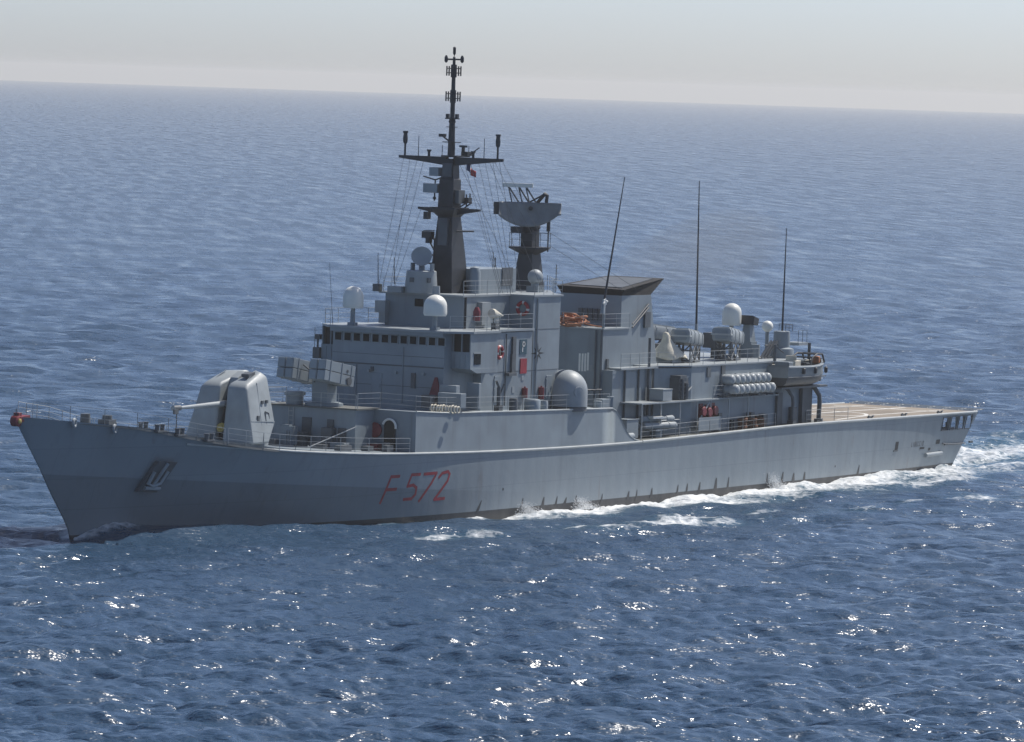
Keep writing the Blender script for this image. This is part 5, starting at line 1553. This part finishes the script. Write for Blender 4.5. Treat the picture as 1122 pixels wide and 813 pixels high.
def ssm(x, y, ang, name="anti_ship_launcher"):
    """box canister raised on a lattice cradle, pointing forward and outboard"""
    d = Vector((math.cos(ang), math.sin(ang), 0)); s_ = Vector((-d.y, d.x, 0))
    mb = MB(); mb.cbox((x,y,HZ+.10),(1.6,1.6,.14),ang); t = part(mb, name, 'mid')
    c = Vector((x,y,HZ+1.75)); tilt = .10
    mb = MB()
    # canister: rounded box section swept along d (front end = -d side)
    sec_ = [(-.62,-.48),(.62,-.48),(.72,-.30),(.72,.30),(.62,.46),(-.62,.46),(-.72,.30),(-.72,-.30)]
    vs_ = []; fs = []
    st_ = [(-2.15,.82),(-2.1,.96),(-1.95,1.0),(1.95,1.0),(2.1,.9)]
    for (tt_, k_) in st_:
        for (a_, b_) in sec_: vs_.append(c+d*tt_+s_*(a_*k_)+Vector((0,0,b_*k_-tilt*tt_)))
    for i in range(len(st_)-1):
        for k in range(8): fs.append((i*8+k, i*8+(k+1)%8, (i+1)*8+(k+1)%8, (i+1)*8+k))
    fs.append(tuple(range(7,-1,-1))); fs.append(tuple(4*8+k for k in range(8)))
    fs = [f_[::-1] for f_ in fs]
    mb.add(vs_, fs); part(mb, "missile_canister", 'light', 40, parent=t)
    for tt_ in (-1.75,-.7,.5,1.6):
        mb = MB(); vr = []
        for q_, dt in ((1.04,-.06),(1.04,.06)):
            for (a_, b_) in sec_: vr.append(c+d*(tt_+dt)+s_*(a_*q_)+Vector((0,0,b_*q_-tilt*(tt_+dt))))
        mb.add(vr, [(k,(k+1)%8,8+(k+1)%8,8+k)[::-1] for k in range(8)]+[tuple(range(8)),tuple(15-k for k in range(8))])
        part(mb, "canister_rib", 'grey', parent=t)
    mb = MB(); vr = []
    for tt_, q_ in ((-2.19,.62),(-2.14,.70)):
        for (a_, b_) in sec_: vr.append(c+d*tt_+s_*(a_*q_)+Vector((0,0,b_*q_-tilt*tt_)))
    mb.add(vr, [(k,(k+1)%8,8+(k+1)%8,8+k)[::-1] for k in range(8)]+[tuple(range(8))])
    part(mb, "canister_lid", 'grey', parent=t)
    mb = MB(); mb.cbox(c-d*2.0+Vector((0,0,.2)), (.5,1.5,.12), ang); mb.cbox(c+Vector((0,0,.52)), (3.2,.9,.10), ang, tilt); part(mb, "canister_strap", 'edge', parent=t)
    for sg in (-1, 1):
        mb = MB(); p = lambda u_, z_: Vector((x,y,HZ+z_))+d*u_+s_*sg*.6
        for (u0,z0,u1,z1) in ((-1.5,.1,-1.5,1.4),(1.3,.1,1.3,1.2),(-1.5,.1,0,1.25),(0,1.25,1.3,.1),(-1.5,1.3,1.3,1.2),(-1.5,.1,1.3,.1),(0,.1,-1.5,1.3),(0,.1,1.3,1.2)):
            mb.tube([p(u0,z0),p(u1,z1)], .06)
        part(mb, "lattice_cradle", 'mid', parent=t)
    mb = MB()
    for (u_, z_) in ((-1.5,.1),(-1.5,.9),(1.3,.1)): 
        mb.tube([Vector((x,y,HZ+z_))+d*u_-s_*.6, Vector((x,y,HZ+z_))+d*u_+s_*.6], .05)
    mb.tube([Vector((x,y,HZ+.1))-d*1.5-s_*.6, Vector((x,y,HZ+1.3))-d*1.5+s_*.6], .05); mb.tube([Vector((x,y,HZ+.1))-d*1.5+s_*.6, Vector((x,y,HZ+1.3))-d*1.5-s_*.6], .05)
    part(mb, "cross_brace", 'mid', parent=t)
ssm(80.2, -2.5, math.radians(14)); ssm(85.9, -2.8, math.radians(14))
ssm(80.2, 2.9, math.radians(-14)); ssm(85.4, 2.9, math.radians(-14))
mb = MB(); a = (87.71,-0.60,10.35)
mb.cbox((a[0],-.6,HZ+1.3),(1.2,1.0,1.1)); mb.cbox((a[0]+.5,-.8,HZ+.5),(.8,.8,1.0)); mb.tube([(a[0]-.4,-.9,HZ+.1),(a[0]+.6,-.7,HZ+1.9)], .1); mb.cbox((a[0]+.2,-.9,HZ+2.0),(.4,.4,.5))
part(mb, "reload_gear", 'mid')
mb = MB(); a = (90.96,-1.80,11.00)
x_ = a[0]; mb.cbox((x_,-1.8,HZ+.6),(.9,1.0,1.2)); mb.hexa([(x_-.45,-2.2,HZ+1.2),(x_+.45,-2.2,HZ+1.2),(x_+.45,-1.4,HZ+1.2),(x_-.45,-1.4,HZ+1.2)],[(x_-.28,-2.05,HZ+2.5),(x_+.28,-2.05,HZ+2.5),(x_+.28,-1.55,HZ+2.5),(x_-.28,-1.55,HZ+2.5)])
ad_ = part(mb, "after_director", 'grey')
mb = MB(); mb.cbox((x_,-1.8,HZ+2.75),(1.0,1.15,.5),0,.25); mb.cbox((x_-.5,-1.9,HZ+2.75),(.12,1.25,.62),0,.3); part(mb, "director_panel", 'dark', parent=ad_)
mb = MB(); a = (90.88,-2.40,10.23)
mb.cyl((a[0],-2.4,HZ),(a[0],-2.4,HZ+1.0),.40,.38,14); mb.cyl((a[0]+.9,-2.0,HZ),(a[0]+.9,-2.0,HZ+.9),.35,.33,14); part(mb, "decoy_drum", 'grey', 40)
mb = MB()
for k in range(3):
    mb.tube([(90.0+.5*k,-3.4,HZ+.1),(91.2+.5*k,-3.6,HZ+1.3)], .1, 8)
mb.tube([(89.6,-3.4,HZ+.1),(92.6,-3.4,HZ+.1)], .06); mb.tube([(90.4,-3.5,HZ+1.0),(92.4,-3.5,HZ+1.0)], .05)
part(mb, "decoy_launcher", 'mid', 40)
mb = MB(); a = (93.23,-3.40,10.36)
mb.lathe((a[0],-3.4,HZ-.0),(0,0,1),[(0,1.0),(.7,.9),(.8,.62),(1.95,.6),(2.0,.5)],18); wb = part(mb, "aerial_base", 'grey', 40)
mb = MB(); mb.cbox((a[0]+1.6,-3.8,HZ+1.05),(1.6,1.2,.22)); part(mb, "aerial_platform", 'light', parent=wb)
rail([(a[0]-.6,-4.0,HZ+2.0),(a[0]+.5,-4.0,HZ+2.0),(a[0]+.5,-2.9,HZ+2.0)], .5, .5, 2, mat='mid')
rail([(a[0]+.9,-4.3,HZ+1.15),(a[0]+2.3,-4.3,HZ+1.15)], .9, .7, 2, mat='mid')
# the three tall whips
w_ = whip((66.77,-3.00,13.61), (69.13,-3.00,22.22), .085, .03, base=(.9,.16))
mb = MB(); c = Vector((66.74,-3.05,13.67))
for k in range(5):
    w = 2*PI*k/5; mb.tube([c, c+Vector((.35*math.cos(w)*.9,-.05,.35*math.sin(w)*.6-.1))], .07)
part(mb, "guard_ring", 'white', parent=w_)
mb = MB(); a = (66.77,-3.00,12.66); mb.cyl((a[0],-3.0,11.7),(a[0],-3.0,13.3),.10); part(mb, "aerial_post", 'grey', 40, parent=w_)
a0, a1 = (83.94,-1.20,11.52), (83.64,-1.20,21.91)
whip(a0, a1, .085, .035, base=(2.3,.14))
a0, a1 = (93.27,-3.40,10.76), (93.38,-3.40,18.53)
whip(a0, a1, .085, .03, base=(.3,.2))

# ------------------------------------------------------------------ ship's boat in its davits
def ship_boat():
    bx, by, bz = 91.2, -5.9, 7.25
    t = thing("ship_boat", "grey open motor boat hung in davits on the port side by the hangar", "boat", (bx,by,bz))
    L_, B_, D_ = 7.6, 2.3, 1.35
    st = 17; ns = 9
    def hull_pts(scale=1.0, lift=0.0):
        vs_ = []
        for i in range(st):
            u_ = -1+2*i/(st-1)                      # -1 stern (forward end here), +1 bow (aft end)
            w = B_/2*(1-max(0,u_)**2.6*.93)*(1-.16*max(0,-u_)**2)
            g = D_*(1+.22*max(0,u_)**2+.04*u_*u_)
            k0 = .34*max(0,u_)**2.2
            for j in range(ns):
                a_ = -1+2*j/(ns-1)
                yy = w*math.copysign(abs(math.sin(a_*PI/2))**.62, a_)*scale if a_ else 0
                zz = k0+(g-k0)*abs(a_)**2.6+lift
                vs_.append((u_*L_/2*scale, yy, zz))
        return vs_
    o_ = hull_pts(); fs = []
    for i in range(st-1):
        for j in range(ns-1): fs.append((i*ns+j,(i+1)*ns+j,(i+1)*ns+j+1,i*ns+j+1))
    inn = hull_pts(.93, .12)
    n0 = len(o_)
    fi = [tuple(n0+q for q in f_[::-1]) for f_ in fs]
    rim = []
    for i in range(st-1):
        for j, flip in ((0,False),(ns-1,True)):
            q = (i*ns+j, n0+i*ns+j, n0+(i+1)*ns+j, (i+1)*ns+j)
            rim.append(q if flip else q[::-1])
    tr = [tuple(j for j in range(ns)), tuple(n0+j for j in range(ns-1,-1,-1))]
    mb = MB(); mb.add(o_+inn, fs+fi+rim+tr)
    bm_ = paint("boat_two_tone", (0.20,0.225,0.235), 0.45, 0.15, 1.0, 0.3)
    n, l = bm_.node_tree.nodes, bm_.node_tree.links; b_ = n["Principled BSDF"]; src = b_.inputs["Base Color"].links[0].from_socket
    tc = n.new("ShaderNodeTexCoord"); sp = n.new("ShaderNodeSeparateXYZ"); l.new(tc.outputs["Object"], sp.inputs[0])
    gt = n.new("ShaderNodeMath"); gt.operation = 'LESS_THAN'; gt.inputs[1].default_value = .62; l.new(sp.outputs[2], gt.inputs[0])
    mx = n.new("ShaderNodeMix"); mx.data_type = 'RGBA'; l.new(gt.outputs[0], mx.inputs[0]); l.new(src, mx.inputs[6]); mx.inputs[7].default_value = (.045,.05,.055,1)
    l.new(mx.outputs[2], b_.inputs["Base Color"])
    mb.build("boat_hull", bm_, t, 50)
    mb = MB()
    for j in (0, ns-1): mb.tube([o_[i*ns+j] for i in range(st)], .07, 6)
    mb.build("gunwale", M['light'], t, 60)
    mb = MB(); mb.tube([(q[0],q[1]*1.01-.0,q[2]) for q in [o_[i*ns+1] for i in range(st)]], .04, 6); mb.build("boat_strake", M['mid'], t, 60)
    mb = MB(); mb.box(-3.3,3.0,-.85,.85,.55,.62); 
    for x_ in (-2.2,-.4,1.4): mb.box(x_-.2,x_+.2,-.95,.95,.95,1.02)
    mb.build("thwart", M['mid'], t)
    mb = MB(); mb.cbox((-1.1,0,1.35),(1.0,.9,.9)); mb.cbox((-1.35,0,1.95),(.1,.85,.4)); mb.build("boat_console", M['canvas'], t, bevel=.04)
    mb = MB(); mb.cbox((-2.6,0,1.35),(.8,1.2,.8)); mb.build("engine_box", M['grey'], t, bevel=.05)
    mb = MB()
    for yy in (-.8,.8): mb.tube([(.2,yy,1.3),(.6,yy,2.0),(1.4,yy,2.25),(2.3,yy,2.2),(2.7,yy,1.6)], .07)
    for x_ in (.6,1.4,2.3): mb.tube([(x_,-.8,2.0 if x_ < 1 else 2.22),(x_,.8,2.0 if x_ < 1 else 2.22)], .06)
    mb.build("canopy_hoop", M['dark'], t, 60)
    mb = MB()
    for x_, y_ in ((-2.0,.5),(.9,-.4),(1.9,.3)):
        mb = MB(); mb.cbox((x_,y_,1.3),(.5,.4,.5),.3); mb.build("boat_locker", M['mid'], t, bevel=.04)
    for x_ in (-1.6,.4,2.2):
        mb = MB(); mb.lathe((x_,-1.18,.85),(0,0,1),[(0,.06),(.06,.13),(.4,.13),(.46,.06)],10); mb.build("fender", M['dark'], t, 40)
    mb = MB(); mb.tube([(-3.3,.6,1.5),(.5,.75,1.62),(3.2,.5,1.72)], .05); mb.tube([(-3.3,.5,1.5),(.5,.6,1.6),(3.2,.35,1.72)], .04); mb.build("oar", M['canvas'], t)
    mb = MB(); mb.cbox((2.6,-.2,1.75),(.4,.5,.55)); mb.build("life_jacket", M['orange'], t, bevel=.08)
    mb = MB(); mb.cbox((3.75,0,1.0),(.16,.16,1.7)); mb.cbox((3.55,0,.55),(.3,.1,.7)); mb.build("stem_post", M['mid'], t)
    t.rotation_euler = (0, 0, math.radians(2))
    return t
ship_boat()
for k, (xa, r_) in enumerate(((90.3,.12),(94.6,.17))):
    mb = MB(); z0 = sheer(xa)
    mb.tube([(xa,-5.95,z0),(xa,-6.0,z0+1.6),(xa,-5.95,z0+2.0),(xa-.25,-5.7,z0+2.5),(xa-1.0,-5.35,z0+3.1),(xa-1.6,-5.3,z0+3.35)], r_, 10)
    mb.cbox((xa,-5.95,z0+.15),(.55,.45,.3))
    part(mb, "boat_davit", 'mid', 60)
mb = MB(); mb.box(87.6,95.0,-6.4,-5.25,7.02,7.16); part(mb, "boat_platform", 'mid')
mb = MB(); mb.cyl((88.4,-5.35,8.9),(88.4,-5.35,10.2),.12); mb.tube([(88.4,-5.35,10.1),(88.6,-6.0,9.6)],.05); part(mb, "davit_head", 'mid')
mb = MB(); mb.cyl((93.9,-5.35,8.9),(93.9,-5.35,10.2),.12); part(mb, "davit_head", 'mid')

# lifebuoys hung on the sides
def buoy(p_, yface, R_, lab):
    mb = MB(); mb.ring((0,0,0),(0,1,0),R_,R_*.30,24,10)
    o = mb.build("lifebuoy", buoy_m, None, 60)
    o.location = (p_[0], yface-R_*.34, p_[2])
    tag(o, lab, "lifebuoy", "red and white lifebuoys on the bridge sides")
def buoy_mat():
    m, n, l = new_mat("lifebuoy_red"); b = n["Principled BSDF"]; tc = n.new("ShaderNodeTexCoord"); g = n.new("ShaderNodeTexGradient"); g.gradient_type = 'RADIAL'
    mp = n.new("ShaderNodeMapping"); mp.inputs["Rotation"].default_value = (PI/2,0,0)
    l.new(tc.outputs["Object"], mp.inputs[0]); l.new(mp.outputs[0], g.inputs[0])
    mu = n.new("ShaderNodeMath"); mu.operation = 'MULTIPLY'; mu.inputs[1].default_value = 4; l.new(g.outputs[1], mu.inputs[0])
    fr_ = n.new("ShaderNodeMath"); fr_.operation = 'FRACT'; l.new(mu.outputs[0], fr_.inputs[0])
    gt = n.new("ShaderNodeMath"); gt.operation = 'GREATER_THAN'; gt.inputs[1].default_value = .78; l.new(fr_.outputs[0], gt.inputs[0])
    mx = n.new("ShaderNodeMix"); mx.data_type = 'RGBA'; mx.inputs[6].default_value = (.33,.035,.04,1); mx.inputs[7].default_value = (.6,.58,.54,1)
    l.new(gt.outputs[0], mx.inputs[0]); l.new(mx.outputs[2], b.inputs["Base Color"]); b.inputs["Roughness"].default_value = .5
    return m
buoy_m = buoy_mat()
buoy((48.88,-4.90,10.60), -4.92, .38, "red lifebuoy hung on the bridge wing side below the signal deck")
b2 = (53.40,-4.14,13.40)
mb = MB(); mb.ring((0,0,0),(0,1,0),.40,.12,24,10)
o = mb.build("lifebuoy", buoy_m, None, 60); o.location = (53.36,b2[1],b2[2]); o.rotation_euler = (0,0,PI/2)
tag(o, "dark red lifebuoy hung on the wall behind the signal deck rail", "lifebuoy", "red and white lifebuoys on the bridge sides")

# ------------------------------------------------------------------ water thrown up along the side
def spray(name, c, n, sx, sy, h, lab, lean=0.0):
    mb = MB(); rnd = random.Random(hash(lab) % 1000 if False else len(lab))
    for i in range(n):
        t = rnd.random()**1.6
        x = c[0]+rnd.gauss(0, sx*(1-.6*t))+lean*t; y = c[1]+rnd.gauss(0, sy*(1-.5*t)); z = c[2]-.15+h*t*rnd.uniform(.5,1)
        r = rnd.uniform(.012,.055)*(1-.4*t)
        q = [Vector((x,y,z))+Vector((rnd.uniform(-1,1),rnd.uniform(-1,1),rnd.uniform(-1,1))).normalized()*r for _ in range(4)]
        mb.add(q, [(0,1,2),(0,3,1),(0,2,3),(1,3,2)])
    o = mb.build(name, spray_m, None)
    tag(o, lab, "spray", kind='stuff')
    return o
spray_m = new_mat("spray_white")[0]
spray_m.node_tree.nodes["Principled BSDF"].inputs["Base Color"].default_value = (.82,.83,.83,1)
spray_m.node_tree.nodes["Principled BSDF"].inputs["Roughness"].default_value = .7
a = (50.98,-6.37,0.24); spray("water_spray", (a[0],a[1]-.5,0.0), 1900, .8, .3, 0.95, "white spray rising against the hull aft of the number, nearest the bow", -1.4)
a = (58.30,-6.42,0.08); spray("water_spray", (a[0],a[1]-.4,0.0), 1900, .8, .3, 1.0, "white spray thrown up at the hull side amidships", -1.0)
a = (87.19,-6.27,-0.05); spray("water_spray", (a[0],a[1]-.4,0.0), 1900, .6, .25, 1.35, "white discharge of water falling from the hull below the boat", -1.0)

# ------------------------------------------------------------------ thin exhaust drifting aft from the funnel
def smoke():
    mb = MB(); mb.lathe((73.5,0,15.0), (1,0,.12), [(0,.3),(2,1.3),(6,2.2),(11,2.7),(17,2.9),(22,2.2),(25,.3)], 20)
    m, n, l = new_mat("exhaust_smoke"); n.remove(n["Principled BSDF"])
    v = n.new("ShaderNodeVolumePrincipled"); v.inputs["Color"].default_value = (.45,.42,.36,1)
    v.inputs["Density"].default_value = 0.022
    l.new(v.outputs[0], n["Material Output"].inputs["Volume"])
    o = mb.build("exhaust_smoke", m, None); tag(o, "thin brownish exhaust smoke drifting aft from the funnel top", "smoke", kind='stuff')
smoke()

# ------------------------------------------------------------------ haze over the sea
def haze():
    mb = MB(); mb.box(-25500,25500,-25500,25500,-130.0,40.0)
    m, n, l = new_mat("haze_air")
    n.remove(n["Principled BSDF"])
    v = n.new("ShaderNodeVolumePrincipled")
    v.inputs["Color"].default_value = (1.0,.985,.93,1); v.inputs["Density"].default_value = HAZE
    v.inputs["Anisotropy"].default_value = 0.35
    l.new(v.outputs[0], n["Material Output"].inputs["Volume"])
    o = mb.build("haze", m, None); tag(o, "pale sea haze thickening towards the horizon", "haze", kind='stuff')
HAZE = 9.5e-5
haze()
